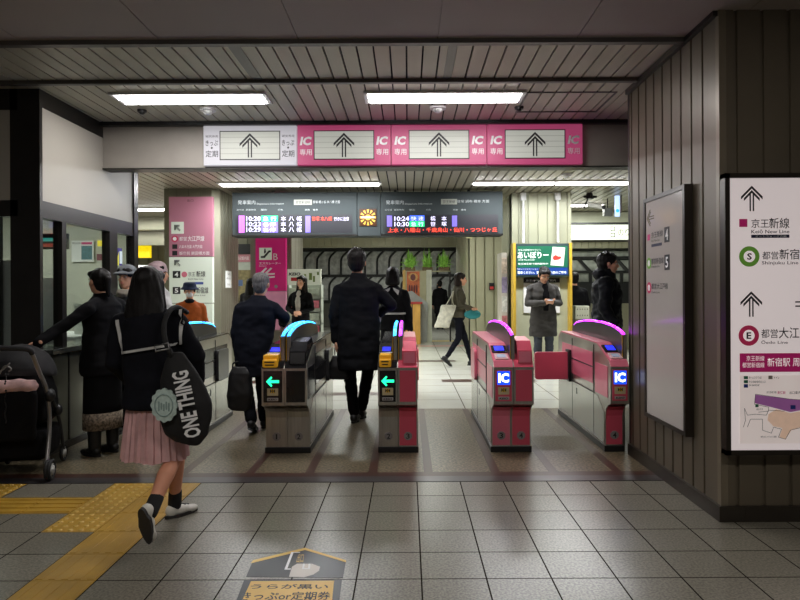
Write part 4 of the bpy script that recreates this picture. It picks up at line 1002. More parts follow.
obj('counter_divider', box(NB(), (r[0]+r[1])/2-.012, (r[0]+r[1])/2+.012, -.012, 0, 0, r[3]), BLK, t)
t = thing('grey_display_board', 'slanted pale grey display board beside the wooden counter', 'display board', (.4, 16.75, 0))
f = Face(16.75, .4, 0)
b = NB(); flat(b, [f.p(*q) for q in ((404, 303), (404, 292), (412, 291), (428, 303), (427, 343.2), (420.5, 343.2), (420.5, 303))], 0, .05); obj('board', b, mat('board_cold_grey', srgb(160, 164, 160), .6, 0, .08, 8), t)
for (pxc, pyb, wpx, lab, nm) in ((410, 267.5, 9, 'leafy green plant on top of the display partition, left one', 0), (427.5, 267, 5, 'low green plant on top of the partition, middle one', 1), (444, 262, 9, 'green plant above the walkway at the back, right one', 2)):
    D = 17.05; p = W(pxc, 270, D)
    t = thing('potted_plant', lab, 'plant', (p.x, D, 1.885), 0, 'plants on the display partition')
    obj('planter', box(NB(), -.14, .14, -.06, .07, 0, .1, .01), mat('planter_brown', srgb(110, 90, 60), .6), t)
    b = NB(); rnd = random.Random(nm)
    ww = wpx*D/F
    for k in range(130):
        a = rnd.uniform(0, 2*PI); s = rnd.uniform(.1, 1); base = Vector((rnd.uniform(-.1, .1), rnd.uniform(-.04, .04), .08)); tip = base+Vector((math.cos(a)*ww*s, math.sin(a)*.22*s, rnd.uniform(-.05, .5)*(1.25-s*.8)))
        mid = (base+tip)/2+Vector((0, 0, .06)); sd_ = Vector((-math.sin(a), math.cos(a), rnd.uniform(-.6, .6))).normalized()*.022
        v = [b.verts.new(q) for q in (base, mid+sd_, tip, mid-sd_, mid+Vector((0, 0, .01)))]
        b.faces.new((v[0], v[1], v[4])); b.faces.new((v[1], v[2], v[4])); b.faces.new((v[2], v[3], v[4])); b.faces.new((v[3], v[0], v[4]))
    obj('foliage', b, mat('leaf_green', srgb(160, 215, 95), .5, 0, .3, 20), t)
# shelf carrying the third plant
t = thing('plant_shelf', 'thin dark shelf carrying the plants over the walkway', 'shelf', (.78, 17.05, 0))
b = NB(); box(b, -.16, .36, -.08, .08, 1.86, 1.883); obj('shelf_board', b, MC['partition_pale'], t); obj('shelf_post', box(NB(), .32, .36, -.03, .03, 0, 1.86), FRM, t)

# ---- office interior
t = thing('office_poster', 'white timetable poster with coloured table on the office back wall', 'poster', tuple(W(83, 252, 8.46)))
obj('sheet', box(NB(), -.15, .14, 0, .02, -.13, .15), WHITE, t); obj('coloured_table', box(NB(), -.02, .12, -.004, 0, -.1, .08), mat('table_teal', srgb(60, 110, 120), .5, 0, .5, 60), t); obj('magenta_heading', box(NB(), -.02, .12, -.004, 0, .1, .13), MAG, t)
lettering([('時刻表', -.14, -.03, .1, .13)], INKK, t, y=-.003)
t = thing('yellow_notice', 'yellow notice on the office back wall by the window post', 'notice', tuple(W(103.5, 243.5, 8.4)))
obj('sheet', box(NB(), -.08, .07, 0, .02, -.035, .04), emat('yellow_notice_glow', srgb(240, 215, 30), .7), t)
t = thing('red_notice', 'small dark red notice on the office back wall below the yellow one', 'notice', tuple(W(101, 257, 8.4)))
obj('sheet', box(NB(), -.055, .045, 0, .02, -.045, .04), mat('notice_maroon', srgb(110, 40, 58), .5), t)
t = thing('desk_shelf', 'pale office desk with upright paper files behind the glass', 'desk', (-3.75, 7.0, 0))
obj('desk_top', box(NB(), -.6, .35, -.5, .5, .86, .9), WHITE, t); obj('desk_leg', box(NB(), -.58, -.5, -.45, .45, 0, .86), GP, t); obj('desk_leg', box(NB(), .25, .33, -.45, .45, 0, .86), GP, t)
for k, (xx, yy, h) in enumerate(((-3.9, 6.75, .42), (-3.68, 6.7, .38), (-3.5, 6.9, .33), (-4.05, 6.95, .5))):
    o = tag(obj('paper_file', box(NB(), -.09, .09, -.02, .02, 0, h), mat('paper_file_%d' % (k % 2), (srgb(214, 216, 208), srgb(190, 194, 186))[k % 2], .6)), 'white paper file standing on the office desk, %s' % ('tall middle one', 'second from the right', 'shortest, at right', 'tallest, at back')[k], 'paper file', 'paper files'); o.location = (xx, yy, .901)
t = thing('window_notice', 'blue and yellow sticker notice on the third office window pane', 'notice', (XL-.03, 6.62, 1.71), PI/2)
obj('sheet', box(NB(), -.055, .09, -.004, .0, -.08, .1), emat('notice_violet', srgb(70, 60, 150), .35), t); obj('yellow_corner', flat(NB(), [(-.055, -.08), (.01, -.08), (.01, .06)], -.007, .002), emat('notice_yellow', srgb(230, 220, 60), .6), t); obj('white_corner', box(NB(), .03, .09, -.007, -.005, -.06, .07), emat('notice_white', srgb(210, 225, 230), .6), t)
t = thing('paper_notice', 'large white paper sheets behind the first office window pane', 'notice', (-3.12, 5.62, .9))
obj('sheet', box(NB(), -.14, .1, 0, .01, .0, .58), WHITE, t); obj('sheet', box(NB(), -.05, .1, -.02, -.01, .0, .3), WHITE, t)
t = thing('office_monitor', 'dark ticket office monitor with green and red lights at the top of first pane', 'monitor', (-3.16, 5.72, 1.74))
obj('screen', box(NB(), -.17, .12, 0, .03, -.0, .14), BLK, t); obj('screen_glow', box(NB(), -.15, .1, -.004, 0, .07, .1), emat('monitor_teal', srgb(60, 170, 160), .6), t); obj('red_glow', box(NB(), -.1, .05, -.004, 0, .02, .05), emat('monitor_red', srgb(170, 60, 50), .5), t)
t = thing('pass_poster', 'tall white posters behind the narrow pane left of the dark post', 'poster', (-3.29, 5.3, 1.0))
obj('sheet', box(NB(), -.08, .06, 0, .01, -.1, .62), WHITE, t)
# ================================================================ PEOPLE
def cloth(name, c, rough=.9, bump=.15):
    if max(c) < 70: c = tuple(q*.68 for q in c)
    return mat(name, srgb(*c), rough, 0, .18, 9, bump, 220, spec=.12)
SKIN = mat('skin_tone', srgb(214, 160, 130), .5, 0, .05, 9, spec=.35); SKINL = mat('skin_leg_tone', srgb(206, 144, 116), .5, 0, .05, 9, spec=.35)
HAIR = mat('black_hair', srgb(17, 14, 13), .5, 0, .3, 18, .3, 60, stretch=(6, 6, 1), spec=.22); HAIRG = mat('grey_hair', srgb(96, 94, 94), .6, 0, .5, 26, .3, 60, stretch=(5, 5, 1), spec=.2)
HAIRB = mat('dark_brown_hair', srgb(32, 22, 18), .5, 0, .3, 18, .3, 60, stretch=(6, 6, 1), spec=.22)
EYEW = mat('eye_white', srgb(225, 220, 215), .2); EYEK = mat('eye_dark', srgb(30, 20, 16), .1); LIP = mat('lip_colour', srgb(178, 90, 84), .4)
def hand(bm, wr, d, n, curl, s, side, thumb=.6):
    d = Vector(d).normalized(); n = Vector(n); n = (n-d*n.dot(d)).normalized(); u = d.cross(n)*side
    R = Matrix((d, u, n)).transposed()
    ell(bm, wr+d*.05*s, (.05*s, .041*s, .017*s), R)
    limb(bm, wr-d*.03*s, wr+d*.02*s, .026*s, .027*s, 10)
    for i, L in enumerate((.068, .078, .073, .056)):
        p = wr+d*.082*s+u*(i-1.5)*.0215*s; a = curl*.35; 
        for j, (k, r) in enumerate(((.45, .0092), (.32, .0085), (.25, .0078))):
            q = p+(d*math.cos(a)+n*math.sin(a)+u*(i-1.5)*.05).normalized()*L*k*s*1.15
            limb(bm, p, q, r*s, (r-.0007)*s, 8); p = q; a += curl
    p = wr+d*.022*s-u*.03*s; q = p+(d*.65-u*.75+n*.3).normalized()*.036*s; limb(bm, p, q, .0125*s, .0105*s, 8)
    r_ = q+(d*.85-u*(.5-thumb*.5)+n*.35*thumb).normalized()*.034*s; limb(bm, q, r_, .0105*s, .009*s, 8)
def shoe(parent, A, yaw, pitch, m, sole_m, s=1., size=1., vox=.008):
    M = Matrix.Translation(A) @ Matrix.Rotation(yaw, 4, 'Z') @ Matrix.Rotation(pitch, 4, 'X') @ Matrix.Scale(s*size, 4)
    b = NB()
    ell(b, (0, -.02, -.035), (.04, .052, .046)); ell(b, (0, .05, -.045), (.042, .07, .036)); ell(b, (0, .125, -.055), (.046, .06, .026)); limb(b, (0, -.01, -.02), (0, 0, .015), .04, .038, 12)
    bmesh.ops.transform(b, matrix=M, verts=b.verts)
    sh = obj('shoe', remesh(b, vox, 3), m, parent, True)
    b = NB(); out = [(.032*math.sin(t)*(1 if math.cos(t) < 0 else 1.45), (.075*math.cos(t)-.0) if math.cos(t) < 0 else .185*math.cos(t)) for t in [2*PI*i/20 for i in range(20)]]
    prism(b, out, 'z', -.083, -.062); bmesh.ops.transform(b, matrix=M, verts=b.verts)
    obj('sole', b, sole_m, sh)
    return sh
def person(label, loc, rz, H=1.7, pose=None, head=(0, 0, 0), vox=.008, build=1., fem=False, coat=None, legs=None, skirt=None, hair='short', hairm=None, face=True, shoes=None, sole=None, shoe_ang=None, hands=None, inner=None, skin_legs=False, shsize=1.):
    s = H/1.7; t = thing('person', label, 'person', loc, rz)
    sw = (.165 if fem else .19)*build
    J = dict(hip=(0, 0, .93), neck=(0, -.005, 1.43), hd=(0, .02, 1.585),
             hipL=(-.085, 0, .9), kneeL=(-.09, .015, .49), ankL=(-.09, -.01, .085), hipR=(.085, 0, .9), kneeR=(.09, .015, .49), ankR=(.09, -.01, .085),
             shL=(-sw, -.01, 1.37), elL=(-sw-.05, -.03, 1.1), wrL=(-sw-.06, .03, .86), shR=(sw, -.01, 1.37), elR=(sw+.05, -.03, 1.1), wrR=(sw+.06, .03, .86))
    J = {k: Vector(v)*s for k, v in J.items()}
    Ri = Matrix.Rotation(-rz, 3, 'Z')
    for k, v in (pose or {}).items():
        v = Vector(v)
        if k.startswith('w:'): J[k[2:]] = Ri @ v        # given along the world axes, from the feet
        else: J[k] = v*s
    hip, neck, hd = J['hip'], J['neck'], J['hd']
    def spine(z):
        tt = (z-hip.z)/max(neck.z-hip.z, .01); tt = max(-.0, min(1.1, tt)); p = hip.lerp(neck, tt); return Vector((p.x, p.y, z))
    # body: one continuous surface
    b = NB()
    X, Yv, Z = Vector((1, 0, 0)), Vector((0, 1, 0)), Vector((0, 0, 1))
    def loft(b, rings, n=28, pw=.85):
        bridge(b, [ring(spine(z)+Vector((0, dy, 0)), X, Yv, rx, ry, n, pw) for (z, rx, ry, dy) in rings])
    k = .82*build*s
    loft(b, [(hip.z-.06*s, .13*k, .10*k, 0), (hip.z+.05*s, .16*k, .115*k, 0), (hip.z+.2*s, .14*k, .105*k, .01), (neck.z-.15*s, .17*k, .115*k, .01), (neck.z-.06*s, .15*k, .09*k, 0), (neck.z+.01*s, .07*k, .06*k, 0)])
    nb = hd+Vector((0, -.02, -.07))*s
    limb(b, neck+Vector((0, 0, -.05))*s, nb, .056*s, .05*s)
    for sd in 'LR':
        limb(b, J['sh'+sd]-Vector((0, 0, .035*s)), J['el'+sd], .036*s, .032*s, 12); limb(b, J['el'+sd], J['wr'+sd], .034*s, .024*s, 12); limb(b, neck-Vector((0, 0, .08*s)), J['sh'+sd]-Vector((0, 0, .045*s)), .04*s, .033*s, 10)
        kn, an, hp = J['knee'+sd], J['ank'+sd], J['hip'+sd]
        lg = 1. if skin_legs else .62; limb(b, hp, kn, .075*s*lg, .05*s*lg, 14)
        cf = kn.lerp(an, .3)+Vector((0, -.014*s, 0)); limb(b, kn, cf, .048*s*lg, .053*s*lg, 14); limb(b, cf, an, .052*s*lg, .033*s*lg, 14)
        if not skin_legs: pass
        hdn = (hands or {}).get(sd, None)
        if hdn is None: hdn = ((0, .15, -1), (1 if sd == 'L' else -1, 0, 0), .45)
        d, n_, c_ = hdn
        hand(b, J['wr'+sd], d, n_, c_, s, 1 if sd == 'R' else -1)
    HM = Matrix.Translation(hd) @ Matrix.Rotation(head[0], 4, 'Z') @ Matrix.Rotation(head[1], 4, 'X') @ Matrix.Rotation(head[2], 4, 'Y') @ Matrix.Scale(s*(1.0 if fem else 1.05), 4)
    h = NB()
    ell(h, (0, -.012, .028), (.074, .094, .088)); ell(h, (0, .022, -.035), (.06, .068, .07)); ell(h, (0, .05, -.088), (.028, .028, .022)); ell(h, (0, .03, -.065), (.048, .052, .045))
    if face:
        limb(h, (0, .088, .012), (0, .104, -.026), .008, .0125, 10); ell(h, (0, .072, .026), (.05, .02, .014)); ell(h, (-.033, .06, -.02), (.022, .024, .02)); ell(h, (.033, .06, -.02), (.022, .024, .02)); ell(h, (0, .083, -.055), (.022, .012, .011))
    for q in (-1, 1): ell(h, (q*.076, -.002, -.008), (.011, .02, .03), Matrix.Rotation(q*.25, 3, 'Z'))
    bmesh.ops.transform(h, matrix=HM, verts=h.verts)
    me = bpy.data.meshes.new('x'); h.to_mesh(me); h.free(); b.from_mesh(me); bpy.data.meshes.remove(me)
    obj('body', remesh(b, vox, 2, fac=.4), SKINL if skin_legs else SKIN, t, True)
    def hp_(name, fn, m, vx=None, amp=0., it=3, par=t, ns=30, nst=(1, 1, .3)):
        b = NB(); fn(b); bmesh.ops.transform(b, matrix=HM, verts=b.verts)
        return obj(name, remesh(b, vx or vox, it, amp, ns, nst), m, par, True)
    if face:
        for q in (-1, 1):
            b = NB(); ell(b, (q*.031, .079, .004), (.0135, .009, .0065)); bmesh.ops.transform(b, matrix=HM, verts=b.verts); e = obj('eye', b, EYEW, t, True)
            b = NB(); ell(b, (q*.031, .0865, .004), (.006, .003, .006)); bmesh.ops.transform(b, matrix=HM, verts=b.verts); obj('iris', b, EYEK, e, True)
            b = NB(); tube(b, [(q*.015, .09, .022), (q*.032, .09, .027), (q*.05, .078, .022)], .0032, 6); bmesh.ops.transform(b, matrix=HM, verts=b.verts); obj('eyebrow', b, HAIR, t, True)
        b = NB(); ell(b, (0, .0945, -.053), (.02, .005, .0035)); ell(b, (0, .0935, -.0605), (.017, .005, .004)); bmesh.ops.transform(b, matrix=HM, verts=b.verts); obj('lips', b, LIP, t, True)
    hm = hairm or HAIR
    def cap(b, fr=True, vol=1.):
        ell(b, (0, -.024, .045), (.083*vol, .098*vol, .082*vol)); ell(b, (0, -.05, .0), (.077*vol, .066*vol, .075*vol))
        ell(b, (0, -.055, -.04), (.064*vol, .05*vol, .055))
        if fr: ell(b, (0, .048, .078), (.06, .036, .028)); ell(b, (.042, .036, .068), (.036, .045, .032)); ell(b, (-.042, .036, .068), (.036, .045, .032))
    if hair == 'short':
        def fn(b): cap(b); [ell(b, (q*.073, .012, .02), (.012, .028, .04)) for q in (-1, 1)]
        hp_('hair', fn, hm, amp=.006)
    elif hair == 'spiky':
        def fn(b):
            cap(b, True, 1.1); rnd = random.Random(3)
            for i in range(26):
                a = rnd.uniform(0, 2*PI); e = rnd.uniform(.2, 1.4); d = Vector((math.cos(a)*math.cos(e)*.085, math.sin(a)*math.cos(e)*.1-.02, math.sin(e)*.09+.04)); limb(b, d*.9, d*1.08+Vector((.004, .0, .004)), .018, .007, 8)
        hp_('hair', fn, hm, amp=.004, it=2)
    elif hair == 'bob':
        def fn(b):
            cap(b, True, 1.08); bridge(b, [ring(Vector((0, y, z)), X, Yv, rx, ry, 20) for (z, rx, ry, y) in ((.05, .088, .09, -.03), (-.02, .097, .082, -.045), (-.09, .102, .075, -.052), (-.125, .088, .06, -.05))])
        hp_('hair', fn, hm, amp=.005)
    elif hair in ('long', 'longer'):
        L = .30 if hair == 'long' else .37
        def fn(b):
            cap(b, True, 1.07)
            wv = 1.2 if hair == 'longer' else 1
            bridge(b, [ring(Vector((0, y, z)), X, Yv, rx, ry, 22) for (z, rx, ry, y) in ((.05, .09, .09, -.03), (-.04, .098*wv**.5, .075, -.045), (-.12, .104*wv, .07, -.055), (-L*.75, .112*wv, .06, -.075), (-L, .10*wv, .035, -.085))])
            for q in (-1, 1): limb(b, (q*.082, .0, .02), (q*.094*wv**.5, .005, -.2 if hair == 'long' else -.14), .018, .013, 8)
        hp_('hair', fn, hm, amp=.007, nst=(1, 1, .15))
    elif hair == 'pony':
        def fn(b): cap(b); ell(b, (0, -.12, .02), (.04, .045, .045)); limb(b, (0, -.13, .0), (0, -.14, -.12), .035, .02, 10)
        hp_('hair', fn, hm, amp=.005)
        b = NB(); ell(b, (.0, -.105, .015), (.03, .012, .03)); bmesh.ops.transform(b, matrix=HM, verts=b.verts); obj('hair_tie', b, mat('pearl_hair_tie', srgb(190, 180, 175), .3), t, True)
    # clothes
    out = {}
    if coat:
        m = coat['m']; hem = coat.get('hem', .9)*s; wd = coat.get('w', 1.)*build*s; fl = coat.get('flare', 1.05); sl_ = coat.get('sleeve', .058)*s
        b = NB(); N_ = neck.z; sx = .165 if fem else .195
        rg = [(hem, (sx-.0)*wd*fl*.98, .135*wd*fl, 0), (hem+.03*s, sx*wd*fl, .138*wd*fl, 0)]
        if hem < hip.z-.05*s: rg.append((hip.z, sx*wd*(1+fl)/2, .138*wd, 0))
        wz = hip.z+.17*s
        rg += [(wz, sx*wd*coat.get('waist', .94), .125*wd, .005), (N_-.2*s, sx*wd*1.0, .135*wd, .005), (N_-.09*s, sx*wd*.96, .12*wd, 0), (N_-.035*s, sx*wd*.68, .09*wd, -.0), (N_+.005*s, .085*s, .075*s, 0), (N_+coat.get('collar', .03)*s, .072*s, .072*s, .005)]
        loft(b, rg)
        for sd in 'LR':
            sh, el, wr = J['sh'+sd], J['el'+sd], J['wr'+sd]
            limb(b, sh-Vector((0, 0, .03*s)), el, sl_*1.02, sl_*.88, 16); wrc = wr.lerp(el, -.02 if coat.get('long') else .03); limb(b, el, wrc, sl_*.88, sl_*.72, 16)
            limb(b, neck-Vector((0, 0, .03*s)), sh-Vector((0, 0, .02*s)), .055*s, sl_*.92, 12)
        for e in coat.get('extra', []): e(b, s)
        c = obj(coat.get('name', 'jacket'), remesh(b, vox*1.15, 5, coat.get('amp', .010)*s, 7, (1, 1, 1.6), hash(len(label)) % 7), m, t, True); out['coat'] = c
    if legs:
        b = NB(); lw = legs.get('w', 1.)*s
        ell(b, hip-Vector((0, 0, .03*s)), (.155*s*build*legs.get('hw', 1), .12*s*build, .11*s))
        for sd in 'LR':
            hp, kn, an = J['hip'+sd], J['knee'+sd], J['ank'+sd]; limb(b, hp, kn, .088*lw, .066*lw, 16); limb(b, kn, an+(kn-an).normalized()*.03*s, .066*lw, legs.get('cuff', .06)*lw, 16)
        obj(legs.get('name', 'trousers'), remesh(b, vox*1.1, 4, .008*s, 8, (1, 1, 2), 3), legs['m'], t, True)
    if skirt:
        z0, z1, r0, r1 = skirt['z0']*s, skirt['z1']*s, skirt['r0']*s, skirt['r1']*s; b = NB(); n = 144; R = []
        for j in range(9):
            f_ = j/8; z = z1+(z0-z1)*f_; rr = r0+(r1-r0)*f_**.8; pl_ = skirt.get('pleat', 0)*f_**.5; c = spine(max(z, hip.z)); c.z = z
            c += Vector(skirt.get('shift', (0, 0, 0)))*f_
            R.append([c+Vector((math.cos(2*PI*i/n)*rr*(1+pl_*((i*skirt.get('np', 24)/n) % 1-.5)), math.sin(2*PI*i/n)*rr*.8*(1+pl_*((i*skirt.get('np', 24)/n) % 1-.5)), .006*math.sin(i*.26)*f_)) for i in range(n)])
        bridge(b, R); o = obj(skirt.get('name', 'skirt'), b, skirt['m'], t, not skirt.get('pleat'))
        out['skirt'] = o
    if inner:
        b = NB(); z1 = neck.z; pts = [(-.05*s, z1-.03*s), (.05*s, z1-.03*s), (.045*s, z1-.3*s), (0, z1-.36*s), (-.04*s, z1-.3*s)]
        b2 = NB(); loft(b2, [(z1-.42*s, .04*s, .02*s, .125*s*build), (z1-.2*s, .06*s, .025*s, .125*s*build), (z1-.06*s, .055*s, .03*s, .082*s*build), (z1+.01*s, .05*s, .04*s, .035*s)])
        obj('shirt_front', remesh(b2, vox, 3), inner, t, True); b.free()
    for sd in 'LR':
        ya, pi_ = (shoe_ang or {}).get(sd, (0, 0))
        A = J['ank'+sd]
        if pi_ == 0: A = Vector((A.x, A.y, .083*s*shsize))
        out['shoe'+sd] = shoe(t, A, ya, pi_, shoes or BLK, sole or BLK, s, shsize)
    out['J'] = J; out['HM'] = HM; out['root'] = t; out['s'] = s
    return out
def hatpart(P, name, fn, m, vx=.008, amp=0., it=3):
    b = NB(); fn(b); bmesh.ops.transform(b, matrix=P['HM'], verts=b.verts)
    return obj(name, remesh(b, vx, it, amp, 20), m, P['root'], True)
CBLK = cloth('black_wool', (28, 28, 31)); CBL2 = cloth('black_suit_cloth', (25, 26, 30)); CNAV = cloth('navy_suit_cloth', (30, 33, 46)); CTRS = cloth('black_trouser_cloth', (22, 22, 25))

# ---- schoolgirl
PNK = cloth('pale_pink_skirt_cloth', (205, 164, 164), .75); SAIL = cloth('navy_sailor_cloth', (27, 28, 36))
WSH = mat('white_sneaker_leather', srgb(210, 208, 200), .45, 0, .05); SOLD = mat('dark_rubber_sole', srgb(44, 42, 42), .6)
g = person('person in black sailor uniform and pale pink skirt walking away in the foreground', (-1.46, 3.66, 0), -.12, 1.52, fem=True, vox=.007, skin_legs=True,
    pose={'w:ankL': (.10, -.29, .20), 'w:kneeL': (.13, -.05, .40), 'w:ankR': (.05, .19, .08), 'w:kneeR': (.10, .12, .44), 'w:hipL': (-.05, -.01, .78), 'w:hipR': (.09, .0, .78),
          'w:hip': (.01, 0, .82), 'w:neck': (-.02, .01, 1.26), 'w:hd': (-.03, .03, 1.385), 'w:shL': (-.175, 0, 1.2), 'w:elL': (-.23, .02, .96), 'w:wrL': (-.17, .17, .80), 'w:shR': (.14, 0, 1.2), 'w:elR': (.235, .03, .98), 'w:wrR': (.2, .16, .82)},
    coat=dict(m=SAIL, hem=.78, w=1.06, flare=1.12, waist=1.08, sleeve=.066, name='sailor_top', collar=.01, amp=.012), hair='longer', head=(0, 0, 0), face=True,
    skirt=dict(m=PNK, z0=.455, z1=.93, r0=.15, r1=.205, pleat=.14, np=26, name='pleated_skirt', shift=(-.0, 0, 0)), shoes=WSH, sole=SOLD, shoe_ang={'L': (-.1, -1.25), 'R': (-.55, 0)}, shsize=.95)
# sailor collar projected on the back of the top
co = g['coat']; bv = BVHTree.FromPolygons([v.co for v in co.data.vertices], [p.vertices for p in co.data.polygons])
hb = [c for c in g['root'].children if c.name.startswith('hair') and 'tie' not in c.name][0]
cx = .015
def back(x, z, off):
    z += .16*(x-cx); h_ = bv.ray_cast(Vector((x, -1.5, z)), Vector((0, 1, 0)))
    return Vector((x, (h_[0].y if h_[0] else -.05)-off, z))
def patch(x0, x1, z0, z1, nx, nz, off, fx=None, th=.004):
    b = NB(); V = {}
    for i in range(nx+1):
        for j in range(nz+1):
            x = x0+(x1-x0)*i/nx; z = z0+(z1-z0)*j/nz
            if fx: x = fx(x, z)
            p = back(x, z, off); V[i, j, 0] = b.verts.new(p); V[i, j, 1] = b.verts.new(p+Vector((0, th, 0)))
    for i in range(nx):
        for j in range(nz):
            b.faces.new([V[i, j, 0], V[i+1, j, 0], V[i+1, j+1, 0], V[i, j+1, 0]]); b.faces.new([V[i, j+1, 1], V[i+1, j+1, 1], V[i+1, j, 1], V[i, j, 1]])
    for i in range(nx):
        b.faces.new([V[i, 0, 0], V[i, 0, 1], V[i+1, 0, 1], V[i+1, 0, 0]]); b.faces.new([V[i, nz, 0], V[i+1, nz, 0], V[i+1, nz, 1], V[i, nz, 1]])
    for j in range(nz):
        b.faces.new([V[0, j, 0], V[0, j+1, 0], V[0, j+1, 1], V[0, j, 1]]); b.faces.new([V[nx, j, 0], V[nx, j, 1], V[nx, j+1, 1], V[nx, j+1, 0]])
    return b
cx = .015; zc0, zc1 = 1.02, 1.225
wx = lambda x, z: cx+(x-cx)*(1+.12*(z-zc0)/(zc1-zc0))
colr = obj('sailor_collar', patch(cx-.178, cx+.178, zc0, zc1, 16, 8, .008, wx), SAIL, g['root'], True)
WST = cloth('white_collar_stripe', (190, 190, 188), .7, .1)
sb = patch(cx-.17, cx+.17, zc0+.008, zc0+.022, 16, 1, .012, wx)
for q in (-1, 1):
    t2 = patch(min(cx+q*.17, cx+q*.155), max(cx+q*.17, cx+q*.155), zc0+.008, zc1, 1, 8, .012, wx); me = bpy.data.meshes.new('x'); t2.to_mesh(me); t2.free(); sb.from_mesh(me); bpy.data.meshes.remove(me)
obj('collar_stripe', sb, WST, colr)
J = g['J']
for sd in 'LR':
    A = J['ank'+sd]; K = J['knee'+sd]; d = (K-A).normalized(); b = NB(); limb(b, A-d*.01, A+d*.075, .040, .039, 14)
    obj('sock', remesh(b, .007, 2), mat('black_sock', srgb(22, 22, 24), .9), g['root'], True)
b = NB(); A = J['ankR']
for k in range(3): cyl(b, A+Vector((-.03, .06+.02*k, -.02-.006*k)), A+Vector((.045, .05+.02*k, -.02-.006*k)), .004, n=6)
obj('shoe_laces', b, BLK, g['shoeR'])
# her bag
bg = thing('tote_bag', 'black slouchy shoulder bag printed ONE THING in white, on the schoolgirl\'s back', 'bag', (-1.2, 3.46, .53), -.12)
b = NB()
for k in range(7):
    z = (.0, .05, .13, .24, .34, .42, .5)[k]; rx = (.07, .125, .15, .148, .12, .08, .04)[k]; ry = (.03, .05, .06, .06, .05, .035, .02)[k]
    if k: bridge(b, [ring(Vector((px_, 0, pz_)), Vector((1, 0, 0)), Vector((0, 1, 0)), pr_, pq_, 24), ring(Vector((-.06*(z/.5)**2, 0, z)), Vector((1, 0, 0)), Vector((0, 1, 0)), rx, ry, 24)])
    px_, pz_, pr_, pq_ = -.06*(z/.5)**2, z, rx, ry
obj('bag_body', remesh(b, .009, 8, .012, 6), mat('black_canvas', srgb(15, 15, 16), .8, 0, .2, 30, .2, 150), bg, True)
obj('strap', tube(NB(), smoothpath([(-.07, -.01, .46), (-.11, -.02, .56), (-.135, .02, .65), (-.14, .08, .71), (-.14, .17, .735), (-.13, .28, .70)]), .014, 8), MC['black_canvas'], bg, True)
b = NB(); tube(b, [(-.145, -.065, .535), (-.07, -.065, .55), (-.065, -.065, .52), (-.14, -.065, .505)], .005, 6, True); obj('buckle', b, mat('buckle_metal', srgb(150, 150, 150), .3, .8), bg, True)
lettering([('ONE THING', -.01, .085, .05, .405, .03, 102)], mat('print_white', srgb(225, 225, 225), .6), bg, y=-.078)
pt = obj('round_patch', flat(NB(), [((-.088)+(.072+.004*math.cos(12*a))*math.cos(a), .22+(.088+.004*math.cos(12*a))*math.sin(a)) for a in [2*PI*i/72 for i in range(72)]], -.079, .012), mat('patch_pale_mint', srgb(172, 190, 184), .5, 0, .15, 40), bg)
b = NB(); tube(b, [(-.088+.05*math.cos(2*PI*i/30), -.081, .22+.058*math.sin(2*PI*i/30)) for i in range(30)], .003, 5, True)
for k in range(5): box(b, -.12+.014*k, -.112+.014*k, -.081, -.078, .19+.008*(k % 2), .24-.006*(k % 3))
obj('patch_stitching', b, mat('patch_grey', srgb(130, 150, 146), .6), pt)

# ---- woman at the window
lw = person('person in black with ponytail reaching left over the stroller at the office window', (-2.56, 5.36, 0), 1.05, 1.57, fem=True, vox=.0065, build=1.0,
    pose={'w:shL': (-.02, -.19, 1.25), 'w:elL': (-.19, -.30, 1.07), 'w:wrL': (-.30, -.42, .965), 'w:hd': (-.03, .0, 1.44)},
    coat=dict(m=CBLK, hem=.72, w=1.05, flare=1.1, sleeve=.06, name='black_cardigan'), hair='pony', head=(.0, 0, 0), hands={'L': ((-.1, 1, -.25), (0, 0, -1), .12)},
    skirt=dict(m=cloth('black_skirt_cloth', (24, 24, 26)), z0=.38, z1=.98, r0=.16, r1=.175, name='long_skirt'), shoes=mat('black_boot', srgb(22, 22, 22), .4))
b = NB(); R = []
for z in (.36, .22): R.append([Vector((math.cos(2*PI*i/40)*.165, math.sin(2*PI*i/40)*.13, z)) for i in range(40)])
bridge(b, R); obj('patterned_hem', b, mat('leopard_pattern', srgb(120, 106, 90), .8, 0, .85, 55), lw['root'], True)
for sd in 'LR':
    b = NB(); A = lw['J']['ank'+sd]; limb(b, A, A+Vector((0, 0, .15)), .05, .055, 14); obj('boot_shaft', remesh(b, .008, 2), MC['black_boot'], lw['root'], True)

# ---- people behind the window woman
p = person('person in grey felt hat and dark coat facing the camera by the office window', (-2.68, 6.12, 0), PI-.1, 1.6, fem=True, coat=dict(m=cloth('charcoal_coat', (40, 40, 42)), hem=.5, w=1.05, name='coat'), legs=dict(m=CTRS), hair='bob', vox=.008)
hatpart(p, 'hat', lambda b: (ell(b, (0, -.015, .075), (.088, .1, .062)), bridge(b, [ring(Vector((0, -.01, z)), Vector((1, 0, 0)), Vector((0, 1, 0)), r_, r_*1.15, 28) for z, r_ in ((.03, .125), (.038, .13), (.055, .1))])), cloth('grey_felt', (112, 116, 120), .9), it=2)
hatpart(p, 'scarf', lambda b: (bridge(b, [ring(Vector((0, .0, z)), Vector((1, 0, 0)), Vector((0, 1, 0)), r_, r_, 20) for z, r_ in ((-.2, .09), (-.16, .105), (-.12, .09))])), cloth('beige_scarf', (150, 142, 130), .9), amp=.006)
p = person('person in pale pink knitted beanie and white puffer jacket behind the schoolgirl', (-2.745, 7.0, 0), -2.5+PI*.25, 1.66, fem=True, coat=dict(m=cloth('white_puffer', (190, 188, 186), .6), hem=.8, w=1.1, sleeve=.07, name='puffer_jacket', amp=.016), legs=dict(m=CTRS), hair='bob', head=(.2, 0, 0))
